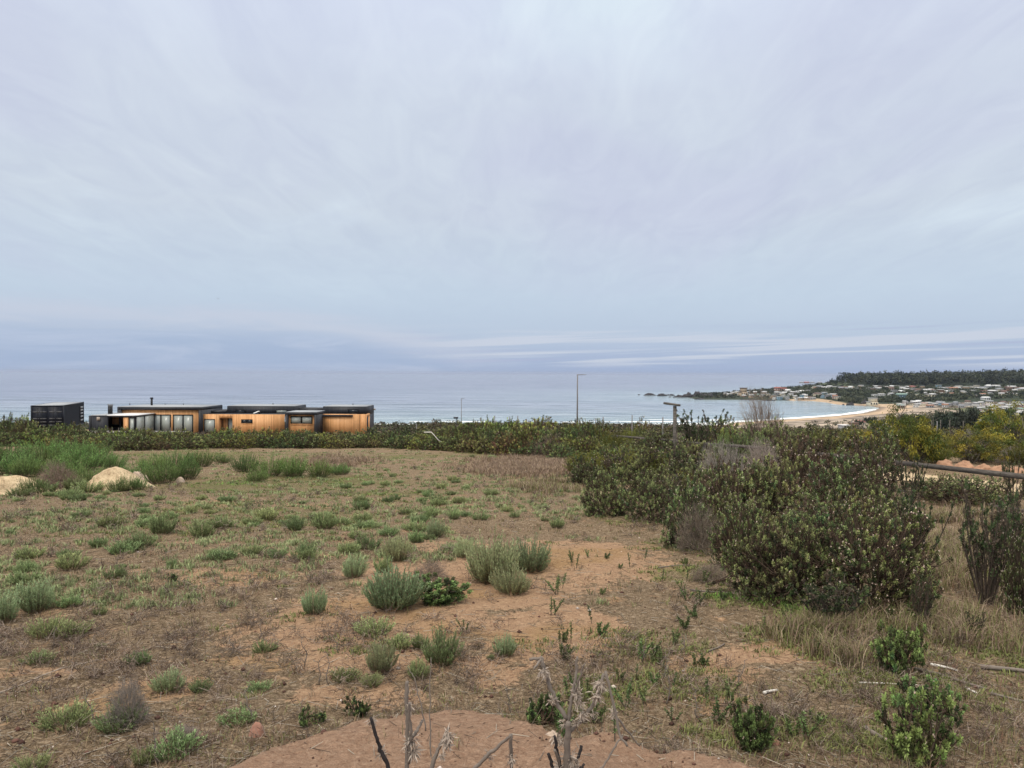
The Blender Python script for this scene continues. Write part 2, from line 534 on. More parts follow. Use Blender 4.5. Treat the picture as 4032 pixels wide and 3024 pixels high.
def sand_mat():
    m, t, p = new_mat('pale_sand')
    o = t.obj(); n = t.noise(o, 1.6, 6, 0.7, 0.8); n2 = t.noise(o, 14.0, 5, 0.7)
    f = t.math('ADD', t.math('MULTIPLY', n, 0.6), t.math('MULTIPLY', n2, 0.4))
    c = t.ramp(f, [(0.36, (.24, .155, .09)), (0.44, (.46, .34, .205)), (0.53, (.62, .48, .30)), (0.66, (.70, .57, .39))])
    t.put(p.inputs['Base Color'], c); p.inputs['Roughness'].default_value = 0.95
    t.put(p.inputs['Normal'], t.bump(f, 0.9, 0.12))
    return m


M['sand'] = sand_mat()
M['boulder'] = flat_mat('tan_boulder_rock', (.46, .36, .28), 0.9, 5.0, 0.4, bump=0.05)
M['red_rock'] = flat_mat('red_stone', (.34, .18, .13), 0.95, 8.0, 0.35, bump=0.02)
M['sea_rock'] = flat_mat('sea_rock', (.055, .052, .055), 0.9, 0.2, 0.5, bump=0.6)
M['red_dirt'] = flat_mat('red_dirt_clods', (.40, .235, .15), 0.95, 1.6, 0.45, bump=0.12)
M['dead_wood'] = flat_mat('dead_grey_wood', (.19, .16, .135), 0.9, 18.0, 0.45, bump=0.004)
M['charred'] = flat_mat('charred_stalk', (.035, .030, .030), 0.9, 22.0, 0.7, bump=0.003)
M['fibre'] = flat_mat('pale_bract_fibre', (.42, .35, .29), 0.95, 30.0, 0.25)
M['bleached'] = flat_mat('bleached_wood', (.66, .63, .58), 0.8, 9.0, 0.2)
# ------------------------------------------------------------------ the land
def eye_row(px):
    return 1469.0 + ROLL * (px - CX)


# crest of the red spoil heap at the bottom of the picture, as X -> Y of its far edge
_crest_px = np.array([(430, 1690), (520, 1655), (600, 1612), (700, 1582), (830, 1545), (960, 1520), (1080, 1512), (1150, 1540), (1210, 1572), (1330, 1590), (1480, 1600), (1580, 1625), (1700, 1665), (1760, 1700)], float) * K
_cy = 2.05 / ((_crest_px[:, 1] - eye_row(_crest_px[:, 0])) / FPX - 0.055)
_cx = (_crest_px[:, 0] - CX) / FPX * _cy


def heap_mask(x, y):
    e = 0.16 + np.interp(x, _cx, _cy, left=3.2, right=3.2) + (fbm(x * 3.1, y * 2.0, 5) - 0.5) * 0.35
    side = ss(x, _cx[0] - 0.9, _cx[0] + 0.1) * (1 - ss(x, _cx[-1] - 0.1, _cx[-1] + 0.8))
    return ss(e - y, -0.06, 0.24) * side


def ground_z(x, y):
    x = np.asarray(x, float); y = np.asarray(y, float)
    s = 0.0656 + (0.083 - 0.0656) * ss(x / np.maximum(y, 1), 0.2, 0.45)
    z = EYE - 2.45 - 0.055 * np.minimum(y, 100.0) - s * np.maximum(y - 100.0, 0.0)
    near = 1 - ss(y, 60, 200)
    z = z + near * ((fbm(x * 0.22, y * 0.22, 3) - 0.5) * 0.30 + (fbm(x * 1.3, y * 1.3, 9, 3) - 0.5) * 0.10)
    z = z + 0.40 * heap_mask(x, y) * (0.85 + 0.3 * fbm(x * 2.4, y * 2.4, 21, 4))
    return z


def on_ground(px, py, zf=None):
    """point of the land under picture pixel (source pixels)"""
    d = ray(px, py)
    zf = zf or ground_z
    Y = np.geomspace(2.5, 4000, 900)
    gz = EYE + d[2] * Y - zf(d[0] * Y, Y)
    i = int(np.argmax(gz < 0)) if (gz < 0).any() else len(Y) - 1
    a, b = Y[max(i - 1, 0)], Y[i]
    for _ in range(18):
        m = 0.5 * (a + b)
        if EYE + d[2] * m - float(zf(d[0] * m, m)) < 0:
            b = m
        else:
            a = m
    Y0 = 0.5 * (a + b)
    return np.array([d[0] * Y0, Y0, float(zf(d[0] * Y0, Y0))])


def og(px, py):
    """same, in the 2212-wide working picture"""
    return on_ground(px * K, py * K)


# patches painted on the ground: centre and half-size in the 2212-wide picture, strength
BARE = [(1250, 1220, 230, 60, 1.0), (1000, 1260, 330, 70, .9), (800, 1330, 330, 60, .9), (650, 1370, 260, 50, .75), (1180, 1360, 190, 70, 1.0),
        (1100, 1300, 160, 40, 1), (1680, 1415, 140, 28, .9), (1560, 1440, 130, 40, .55), (1560, 1520, 90, 26, .7), (330, 1490, 130, 35, .6), (200, 1530, 100, 30, .5),
        (420, 1250, 260, 26, .6), (120, 1310, 220, 30, .55), (740, 1430, 200, 35, .7), (760, 1505, 160, 30, .75), (1900, 1200, 60, 20, .3),
        (1380, 1190, 90, 18, .5), (60, 1460, 130, 30, .5), (1500, 1180, 70, 14, .5), (520, 1430, 120, 24, .5), (980, 1180, 140, 22, .5),
        (1380, 1620, 300, 30, .3), (1060, 1450, 70, 40, .7), (640, 1200, 160, 14, .4), (560, 1090, 260, 12, .45), (900, 1075, 200, 10, .35)]
MOSS = [(1620, 1290, 160, 34, 1.0), (1480, 1240, 120, 24, .7), (1760, 1310, 120, 28, 1.0), (1500, 1180, 160, 22, .6), (1330, 1120, 70, 14, .5), (1400, 1400, 140, 40, .45),
        (1800, 1400, 190, 60, .6), (1950, 1500, 230, 80, .62), (1450, 1480, 170, 60, .5), (900, 1310, 70, 10, .3), (1300, 1500, 130, 50, .6), (400, 1130, 520, 50, .35),
        (700, 1050, 500, 30, .35), (600, 985, 700, 12, .4), (780, 1395, 90, 22, .45), (1180, 1395, 80, 20, .45), (1600, 1590, 200, 50, .45), (650, 1330, 90, 14, .25), (2100, 1400, 160, 120, .55), (1850, 1600, 240, 60, .55), (2150, 1250, 90, 60, .35)]


def _patch(lst):
    out = []
    for (px, py, a, b, s) in lst:
        c = og(px, py); l = og(px - a, py); f = og(px, py - b); n = og(px, py + b)
        out.append((c[0], 0.5 * (f[1] + n[1]), abs(c[0] - l[0]), 0.5 * abs(f[1] - n[1]), s))
    return out


_bare, _moss = _patch(BARE), _patch(MOSS)


def masks(x, y):
    b = np.zeros_like(x); g = np.zeros_like(x)
    wob = (fbm(x * 0.9, y * 0.9, 31) - 0.5) * 0.8
    for (cx_, cy_, a, c, s) in _bare:
        r = np.sqrt(((x - cx_) / a) ** 2 + ((y - cy_) / c) ** 2) + wob
        b = np.maximum(b, s * (1 - ss(r, 0.55, 1.15)))
    for (cx_, cy_, a, c, s) in _moss:
        r = np.sqrt(((x - cx_) / a) ** 2 + ((y - cy_) / c) ** 2) + wob
        g = np.maximum(g, s * (1 - ss(r, 0.5, 1.2)))
    b = np.clip(b * 0.55 + 0.42 * fbm(x * 0.35, y * 0.5, 41), 0, 1)
    g = np.clip(g * 0.75 + (0.12 + 0.52 * ss(y, 12, 24) * (1 - ss(x / np.maximum(y, 1), .12, .3))) * fbm(x * 0.3, y * 0.3, 47), 0, 1)
    return b, g, heap_mask(x, y)


def build_ground():
    ys = np.concatenate([np.linspace(-40, 2.4, 14), np.geomspace(2.5, 128, 430)])
    us = np.linspace(-1, 1, 430)
    sx_ = 1.0 * np.maximum(ys, 0) + 5.0
    X = us[None, :] * sx_[:, None]; Y = np.repeat(ys[:, None], len(us), 1)
    X[:, 0] -= 60; X[:, -1] += 60
    Z = ground_z(X, Y)
    b, g, h = masks(X, Y)
    n, m_ = X.shape
    i = np.arange((n - 1) * m_).reshape(n - 1, m_)[:, :-1].ravel()
    Q = np.stack([i, i + 1, i + m_ + 1, i + m_], 1)
    me = mesh('ground', np.stack([X, Y, Z], -1).reshape(-1, 3), Q, None, np.stack([b, g, h], -1).reshape(-1, 3), True)
    return tag(link('ground', me, M['ground']), 'sloping field of dry litter, moss and bare reddish soil', 'ground', None, 'structure')


build_ground()

# ------------------------------------------------------------------ coast and far land
WPX = [(-700, 1664), (300, 1666), (1500, 1671), (2300, 1673), (2600, 1672), (2800, 1668), (2950, 1661), (3100, 1651), (3200, 1645), (3300, 1637), (3400, 1627), (3450, 1615), (3466, 1607),
       (3440, 1600), (3380, 1597), (3300, 1593), (3262, 1585), (3193, 1578), (3067, 1576), (2929, 1574), (2880, 1574), (2778, 1574), (2735, 1571), (2720, 1566)]


def sea_pt(px, py):
    d = ray(px, py); Y = -EYE / d[2]
    return (d[0] * Y, Y)


COAST = [(-9000, 640)] + [sea_pt(*p) for p in WPX] + [(375, 1640), (470, 1730), (600, 1830), (760, 1960), (900, 2060), (1000, 2400), (1500, 2900), (9000, 3200)]
POLY = COAST + [(9000, -600), (-9000, -600)]


def coast_sd(x, y):
    """signed distance to the shore, positive on land"""
    x = np.asarray(x, float); y = np.asarray(y, float)
    d2 = np.full(x.shape, 1e18)
    for (ax, ay), (bx, by) in zip(COAST[:-1], COAST[1:]):
        vx, vy = bx - ax, by - ay
        t = np.clip(((x - ax) * vx + (y - ay) * vy) / (vx * vx + vy * vy), 0, 1)
        d2 = np.minimum(d2, (x - ax - t * vx) ** 2 + (y - ay - t * vy) ** 2)
    ins = np.zeros(x.shape, bool)
    for (ax, ay), (bx, by) in zip(POLY, POLY[1:] + POLY[:1]):
        if ay == by:
            continue
        ins ^= ((ay > y) != (by > y)) & (x < (bx - ax) * (y - ay) / (by - ay) + ax)
    return np.sqrt(d2) * np.where(ins, 1, -1)


CPS = [(3300, 1668, 640), (3600, 1672, 600), (3900, 1676, 560), (3700, 1628, 820), (3450, 1596, 1060), (3700, 1597, 1060), (4000, 1596, 1020), (4400, 1598, 1000),
       (3600, 1572, 1250), (3900, 1569, 1200), (4300, 1566, 1200), (3500, 1556, 1320), (3350, 1550, 1450), (3700, 1545, 1420), (4000, 1541, 1420),
       (3300, 1532, 1650), (3500, 1530, 1620), (3700, 1527, 1620), (4000, 1524, 1620), (4400, 1520, 1620),
       (3400, 1505, 2000), (3700, 1503, 2000), (4032, 1494, 2000), (4400, 1490, 2000), (3230, 1506, 1900), (3300, 1502, 1950), (3120, 1524, 1850),
       (2900, 1558, 1450), (3000, 1551, 1520), (3100, 1546, 1600), (2800, 1563, 1500), (2740, 1567, 1520), (3200, 1553, 1450), (3600, 1500, 2600), (4300, 1480, 2900), (3180, 1572, 1330)]
_C = []
for (a_, b_, y_) in CPS:
    p_ = at_depth(a_, b_, y_); _C.append(p_)
_C = np.array(_C)


def _tps(r):
    return r * r * np.log(r + 1e-6)


_s = 500.0
_P = _C[:, :2] / _s
_D = np.linalg.norm(_P[:, None] - _P[None], axis=2)
_A = np.zeros((len(_P) + 3,) * 2)
_A[:-3, :-3] = _tps(_D) + np.eye(len(_P)) * 0.02; _A[:-3, -3] = 1; _A[:-3, -2:] = _P; _A[-3, :-3] = 1; _A[-2:, :-3] = _P.T
_W = np.linalg.solve(_A, np.concatenate([_C[:, 2], [0, 0, 0]]))


def rbf_z(x, y):
    x = np.asarray(x, float); y = np.asarray(y, float)
    z = _W[-3] + _W[-2] * x / _s + _W[-1] * y / _s
    for w_, p in zip(_W[:-3], _P):
        r = np.sqrt((x / _s - p[0]) ** 2 + (y / _s - p[1]) ** 2)
        z = z + w_ * _tps(r)
    return z


def far_z(x, y):
    x = np.asarray(x, float); y = np.asarray(y, float)
    sd = coast_sd(x, y)
    right = ss(x / np.maximum(y, 1), 0.15, 0.35)
    zb = np.clip(rbf_z(x, y), 1.5, 60)
    f = ss(y, 430, 560) * right
    z = ground_z(x, y) * (1 - f) + zb * f
    z = np.where(y > 700, zb, z)
    z = z + ss(y, 900, 1300) * (fbm(x / 60, y / 60, 77) - 0.5) * 6 * ss(sd, 20, 90)
    steep = 0.05 + 0.35 * ss(y, 1080, 1180)
    prof = np.maximum(0.2 + steep * sd, -6)
    lo = np.where(sd < 0, np.maximum(sd * 0.06, -6), np.minimum(z, prof))
    return lo


def zone_px(px, py):
    return on_ground(px, py, far_z)


def build_far_land():
    xs = np.concatenate([np.linspace(-2600, -720, 40), np.arange(-700, 1900, 8.5), np.linspace(1920, 5200, 50)])
    ys = np.concatenate([np.arange(119, 760, 7.0), np.arange(762, 2250, 8.5), np.linspace(2280, 3300, 20)])
    X, Y = np.meshgrid(xs, ys)
    Z = far_z(X, Y)
    # drop everything that is well out at sea
    sd = coast_sd(X, Y)
    Z = np.where(Y < 130, Z - 0.05, Z)
    col = np.zeros(X.shape + (3,))
    scrub = np.array([.060, .062, .042]); sand = np.array([.50, .37, .25]); wet = np.array([.26, .20, .15])
    dune = np.array([.40, .33, .26]); hill = np.array([.042, .054, .036]); field = np.array([.15, .16, .085]); brown = np.array([.13, .105, .085])
    grassy = np.array([.085, .105, .060])
    n1 = fbm(X / 14, Y / 14, 91); n0 = fbm(X / 45, Y / 45, 90)
    col[:] = scrub
    u = X / Y
    bay = (u > 0.24) & (Y > 520)
    f = ((sd < 48) & bay & (Y < 1120))[..., None]; col = np.where(f, sand, col)
    f = ((sd >= 18 + 34 * n0) & bay & (Y < 1130))
    col = np.where(f[..., None], dune * np.where(n1 + .25 * fbm(X / 5, Y / 9, 99) > .62, 1.05, .42)[..., None] * (.8 + .4 * n0[..., None]), col)
    f = (sd >= 50 + 60 * n0 + 60 * (1 - ss(Y, 760, 930))) & bay & (Y < 1140) & (Y > 690); col = np.where(f[..., None], field * (0.8 + 0.5 * n0[..., None]), col)
    f = f & ((Y > 965) | ((n0 > .56) & (Y > 820))); col = np.where(f[..., None], brown * (0.8 + 0.5 * n0[..., None]), col)
    f = (Y >= 1120) & (sd > 0); col = np.where(f[..., None], hill * (0.7 + 0.6 * n1[..., None]), col)
    f = (Y >= 1650) & (u < 0.44); col = np.where(f[..., None], grassy, col)
    f = (sd > -30) & (sd < 14) & (Y > 1100) & (u > 0.36); col = np.where(f[..., None], sand * 0.9, col)
    f = (sd > -40) & (sd < 8) & (Y < 1120); col = np.where(f[..., None], wet, col)
    n, m_ = X.shape
    i = np.arange((n - 1) * m_).reshape(n - 1, m_)[:, :-1].ravel()
    Q = np.stack([i, i + 1, i + m_ + 1, i + m_], 1)
    keep = (sd.ravel()[Q].max(1) > -60)
    me = mesh('hillside', np.stack([X, Y, Z], -1).reshape(-1, 3), Q[keep], None, col.reshape(-1, 3), True)
    tag(link('hillside', me, M['far']), 'coastal slope, beach and wooded headland round the bay', 'terrain', None, 'structure')


build_far_land()


def build_sea():
    ys = np.concatenate([np.arange(560, 900, 4.0), np.arange(902, 1800, 9.0), np.geomspace(1810, 60000, 60)])
    xs = np.concatenate([-np.geomspace(60000, 1520, 30), np.arange(-1500, 1300, 9.0), np.geomspace(1320, 60000, 30)])
    X, Y = np.meshgrid(xs, ys)
    sd = -coast_sd(X, Y)
    near = np.exp(-np.maximum(sd, 0) / 330.0) * 0.95
    jag = (fbm(X / 40, Y / 40, 15) - 0.5) * 10
    front = 1 - ss(Y, 900, 1050)
    s_ = sd + jag
    surf = 0.95 * (1 - ss(s_, 8, 22)) * (0.45 + 0.55 * front)
    surf = np.maximum(surf, front * 0.85 * np.exp(-((s_ - 34) / 9) ** 2) * ss(fbm(X / 70, Y / 400, 18), 0.38, 0.55))
    surf = np.maximum(surf, front * 0.62 * np.exp(-((s_ - 66) / 6) ** 2) * ss(fbm(X / 60, Y / 500, 28), 0.50, 0.62))
    surf = np.maximum(surf, 0.55 * np.exp(-((X - 160) ** 2 / 40 ** 2 + (Y - 760) ** 2 / 8 ** 2)))
    Z = 0.75 * front * np.exp(-((s_ - 34) / 7) ** 2) + 0.9 * front * np.exp(-((s_ - 95) / 9) ** 2) * ss(fbm(X / 90, Y / 500, 38), 0.3, 0.6)
    Z += 0.5 * (1 - ss(Y, 900, 1600)) * np.sin((s_ + 20 * fbm(X / 200, Y / 200, 3)) / 7.5) * ss(sd, 60, 130)
    n, m_ = X.shape
    i = np.arange((n - 1) * m_).reshape(n - 1, m_)[:, :-1].ravel()
    Q = np.stack([i, i + 1, i + m_ + 1, i + m_], 1)
    keep = sd.ravel()[Q].max(1) > -60
    me = mesh('sea', np.stack([X, Y, Z], -1).reshape(-1, 3), Q[keep], None, np.stack([near, surf, surf * 0], -1).reshape(-1, 3), True)
    tag(link('sea', me, M['sea']), 'calm grey blue ocean with white surf along the beach', 'sea', None, 'structure')


build_sea()
# ------------------------------------------------------------------ plant prototypes (built once, then copied thing by thing)
def fib_dirs(n, g, zmin=-0.1):
    i = np.arange(n) + 0.5
    z = 1 - (1 - zmin) * i / n
    ph = i * 2.399963 + g.uniform(0, 6)
    r = np.sqrt(np.maximum(0, 1 - z * z))
    d = np.stack([r * np.cos(ph), r * np.sin(ph), z], 1) + g.normal(size=(n, 3)) * 0.10
    return unit(d)


def env_noise(d, g, k=9, amp=0.25):
    c = unit(g.normal(size=(k, 3))); a = g.uniform(-1, 1, k)
    s = (np.exp(-((1 - d @ c.T) / 0.22)) * a).sum(1)
    return 1 + amp * s


GREEN_DK = np.array([.050, .068, .028]); GREEN_MD = np.array([.150, .180, .068]); GREEN_LT = np.array([.29, .34, .13])
BROWN = np.array([.090, .062, .044]); TAN = np.array([.30, .225, .16])


def rosette_shrub(seed, R=1.0, H=1.1, ntips=420, per=14, ll=0.055, lw=0.018, shoot=0.13, fresh=0.6, dead=0.25, flowers=0.1, inner=0.4,
                  up=0.35, holes=0.12, lump=0.28, lean=(0, 0), zmin=-0.05, tint=(1, 1, 1), trunk=0.02, rag=1.0, taper=.25):
    g = rs(seed)
    tint = np.array(tint)
    no = int(ntips * (1 - inner)); ni = ntips - no
    d = np.concatenate([fib_dirs(no, g, zmin), fib_dirs(ni, g, zmin)])
    f = env_noise(d, g, 10, lump)
    f[no:] *= g.uniform(0.5, 0.92, ni)
    f[:no] *= g.uniform(0.88, 1.08, no)
    T = np.stack([d[:, 0] * R * f + lean[0] * (d[:, 2] + .2), d[:, 1] * R * f + lean[1] * (d[:, 2] + .2), H * (0.12 + 0.88 * np.maximum(d[:, 2], -0.08)) * f], 1)
    k2_ = max(8, ntips // 14)
    s0 = unit(T[g.choice(len(T), k2_, replace=False)]); a0 = (unit(T) @ s0.T).argmax(1)
    arm = g.uniform(.74, 1.24, k2_)[a0][:, None]; T = T * (1 + (arm - 1) * rag)
    hue = (g.uniform(.62, 1.25, (k2_, 1)) * (1 + g.normal(size=(k2_, 3)) * [.12, .05, .06]))[a0]
    T[:, 2] = np.maximum(T[:, 2], 0.05 * H)
    T[:, :2] *= (1 - taper + taper * np.clip(T[:, 2:3] / (H * .6), 0, 1))
    k2 = max(8, ntips // 7); k1 = max(6, ntips // 60)
    s2 = T[g.choice(len(T), k2, replace=False)]
    a2 = ((T[:, None] - s2[None]) ** 2).sum(2).argmin(1)
    gone = g.random(k2) < holes
    keep = ~gone[a2]
    T = T[keep]; a2 = a2[keep]; hue = hue[keep]
    n2 = s2 * np.array([.80, .80, .80]) * g.uniform(.88, 1.0, (k2, 1))
    s1 = s2[g.choice(k2, k1, replace=False)] * 0.42
    s1[:, 2] *= 0.85
    a1 = ((n2[:, None] * 0.5 - s1[None]) ** 2).sum(2).argmin(1)
    root = np.zeros((k1, 3)); root[:, :2] = g.normal(size=(k1, 2)) * 0.07 * R
    used = np.unique(a2)
    A = [root, s1[a1[used]], n2[a2]]
    B = [s1, n2[used], T]
    ra = [np.full(k1, trunk * 1.2), np.full(len(used), trunk * 0.62), np.full(len(T), trunk * 0.34)]
    rb = [np.full(k1, trunk * 0.75), np.full(len(used), trunk * 0.36), np.full(len(T), trunk * 0.20)]
    # put a bend half-way
    A2, B2, RA, RB = [], [], [], []
    for a, b, r0, r1 in zip(A, B, ra, rb):
        m = (a + b) / 2 + g.normal(size=a.shape) * 0.06 * np.linalg.norm(b - a, axis=1, keepdims=True); m[:, 2] -= 0.03 * R
        A2 += [a, m]; B2 += [m, b]; RA += [r0, (r0 + r1) / 2]; RB += [(r0 + r1) / 2, r1]
    V, Q = segs(np.concatenate(A2), np.concatenate(B2), np.concatenate(RA), np.concatenate(RB), 4)
    stem_me = mesh('stems', V, Q, None, np.tile(BROWN * 0.95, (len(V), 1)) * g.uniform(.6, 1.3, (len(V) // 8, 1)).repeat(8, 0), False)
    dirs = unit(unit(T - n2[a2]) + np.array([0, 0, up]))
    nt = len(T)
    tip_col = (GREEN_DK[None] * (1 - g.random((nt, 1))) + GREEN_MD[None] * g.random((nt, 1))) * g.uniform(.75, 1.3, (nt, 1))
    tip_col = tip_col * hue
    bright = g.random(nt) < fresh * 0.6
    tip_col[bright] = GREEN_LT * g.uniform(.65, 1.05, (bright.sum(), 1))
    isdead = g.random(nt) < dead * np.clip(2.2 - 1.6 * hue[:, 1], .1, 2)
    j = np.tile(np.arange(per), nt); ti = np.repeat(np.arange(nt), per)
    t = (j + g.random(len(j))) / per
    ax = dirs[ti]
    ref = unit(np.cross(ax, np.where(np.abs(ax[:, 2:3]) > .9, [[1.0, 0, 0]], [[0, 0, 1.0]]))); bi = np.cross(ax, ref)
    az = j * 2.399963 + np.repeat(g.uniform(0, 6, nt), per) + g.normal(size=len(j)) * .3
    perp = ref * np.cos(az)[:, None] + bi * np.sin(az)[:, None]
    ang = np.radians(100 - 62 * t ** 2)[:, None]
    ld = unit(ax * np.cos(ang) + perp * np.sin(ang))
    P = T[ti] - ax * (shoot * (1 - t))[:, None]
    V, Q = leaves(P, ld, ll * g.uniform(.65, 1.2, len(P)), lw * g.uniform(.8, 1.2, len(P)), g, 0.08)
    c = tip_col[ti] * (0.50 + 0.85 * t ** 1.5)[:, None]  # darker towards the shoot base: leaf age plus inner shade put into the colour
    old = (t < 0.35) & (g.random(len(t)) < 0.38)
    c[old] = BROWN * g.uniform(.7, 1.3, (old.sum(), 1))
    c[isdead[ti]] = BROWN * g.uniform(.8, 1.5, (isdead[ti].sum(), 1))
    c = c * tint
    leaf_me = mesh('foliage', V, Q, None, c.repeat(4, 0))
    fl = None
    if flowers:
        w_ = np.where(g.random(nt) < flowers)[0]
        if len(w_):
            P, D = [], []
            pp = T[w_] + dirs[w_] * ll * 0.55
            for a in range(6):
                v = unit(g.normal(size=(len(w_), 3)) * 0.5 + dirs[w_] * 0.45)
                P.append(pp); D.append(v)
            P = np.concatenate(P); D = np.concatenate(D)
            V, Q = leaves(P, D, ll * 0.42, ll * 0.30, g)
            fc = np.array([.66, .54, .46]) * g.uniform(.6, 1.5, (len(P), 1))
            fl = mesh('flower_heads', V, Q, None, fc.repeat(4, 0))
    return {'stems': stem_me, 'foliage': leaf_me, 'flower_heads': fl}


def fan_clump(seed, n=90, R=0.09, L=(0.35, 0.6), spread=38, leaf=(0.030, 0.006), per=26, start=0.35, c0=(.16, .20, .12), c1=(.25, .30, .17), base=(.20, .14, .09),
              open_=0.45, rstem=0.003, curve=0.25, jitter=0.0, flat=1.0):
    g = rs(seed)
    az = g.uniform(0, 2 * math.pi, n); q = np.sqrt(g.random(n))
    th = np.radians(spread) * q * g.uniform(.8, 1.1, n)
    lobe = 1 + 0.16 * np.sin(az * 3 + g.uniform(0, 6)) + g.normal(size=n) * 0.05
    Ls = g.uniform(*L, n) * (1 - 0.28 * q ** 2) * lobe
    b = np.stack([R * q * np.cos(az), R * q * np.sin(az), np.zeros(n)], 1)
    d0 = np.stack([np.sin(th * 1.35) * np.cos(az), np.sin(th * 1.35) * np.sin(az), np.cos(th * 1.35)], 1)
    d1 = np.stack([np.sin(th * (1 - curve)) * np.cos(az), np.sin(th * (1 - curve)) * np.sin(az), np.cos(th * (1 - curve))], 1)
    d0 += g.normal(size=d0.shape) * jitter; d1 += g.normal(size=d1.shape) * jitter
    d0 = unit(d0); d1 = unit(d1)
    d0[:, 2] *= flat; d1[:, 2] *= flat
    m = b + d0 * Ls[:, None] * 0.5
    e = m + d1 * Ls[:, None] * 0.5
    V, Q = segs(np.concatenate([b, m]), np.concatenate([m, e]), rstem, rstem * 0.6, 3)
    sc = np.tile(np.array(base), (len(V), 1)) * g.uniform(.7, 1.2, (len(V), 1))
    stem_me = mesh('stems', V, Q, None, sc)
    si = np.repeat(np.arange(n), per); t = start + (1 - start) * (np.tile(np.arange(per), n) + g.random(n * per)) / per
    P = np.where((t < 0.5)[:, None], b[si] + (m[si] - b[si]) * (t / 0.5)[:, None], m[si] + (e[si] - m[si]) * ((t - .5) / .5)[:, None])
    ax = np.where((t < 0.5)[:, None], d0[si], d1[si])
    r = g.normal(size=P.shape); r -= ax * (r * ax).sum(1, keepdims=True); r = unit(r)
    ld = unit(ax + r * open_ * g.uniform(.5, 1.2, (len(P), 1)))
    V, Q = leaves(P, ld, leaf[0] * g.uniform(.7, 1.2, len(P)), leaf[1], g)
    mixv = (0.25 + 0.75 * ((t - start) / (1 - start)))[:, None] * g.uniform(.5, 1.1, (n, 1))[si]
    c = np.array(c0) * (1 - mixv) + np.array(c1) * mixv
    c *= g.uniform(.8, 1.2, (len(P), 1))
    old = (t < start + 0.25) & (g.random(len(t)) < 0.35)
    c[old] = np.array(base) * g.uniform(.7, 1.1, (old.sum(), 1))
    return {'stems': stem_me, 'foliage': mesh('foliage', V, Q, None, c.repeat(4, 0)), 'flower_heads': None}


def twig_bush(seed, R=0.9, H=1.0, n=1500, col=(.20, .165, .135), r=0.004, up=0.5, k1=26):
    g = rs(seed)
    d = fib_dirs(n, g, 0.0); f = env_noise(d, g, 9, 0.25) * g.uniform(.45, 1.0, n) ** 0.5
    T = np.stack([d[:, 0] * R * f, d[:, 1] * R * f, H * d[:, 2] * f + 0.03], 1)
    s = T[g.choice(n, k1 * 5, replace=False)]; a = ((T[:, None] - s[None]) ** 2).sum(2).argmin(1)
    n2 = s * 0.62; s1 = s[::5] * 0.3; a1 = ((n2[:, None] * .5 - s1[None]) ** 2).sum(2).argmin(1)
    root = g.normal(size=s1.shape) * [.05, .05, 0]
    mid = (n2[a] + T) / 2 + g.normal(size=T.shape) * 0.07 * R
    A = np.concatenate([root, s1[a1], n2[a], mid]); B = np.concatenate([s1, n2, mid, T])
    ra = np.concatenate([np.full(len(s1), r * 4), np.full(len(n2), r * 2), np.full(n, r), np.full(n, r * .7)])
    rb = np.concatenate([np.full(len(s1), r * 2), np.full(len(n2), r * 1.2), np.full(n, r * .7), np.full(n, r * .35)])
    # side twigs
    t = g.random((n, 1)); P = mid + (T - mid) * t; E = P + unit(g.normal(size=P.shape) + (T - mid) * 3) * 0.10 * R
    A = np.concatenate([A, P]); B = np.concatenate([B, E]); ra = np.concatenate([ra, np.full(n, r * .5)]); rb = np.concatenate([rb, np.full(n, r * .25)])
    V, Q = segs(A, B, ra, rb, 3)
    c = np.tile(np.array(col), (len(A), 1)) * g.uniform(.6, 1.45, (len(A), 1))
    return {'stems': mesh('twigs', V, Q, None, c.repeat(6, 0)), 'foliage': None, 'flower_heads': None}


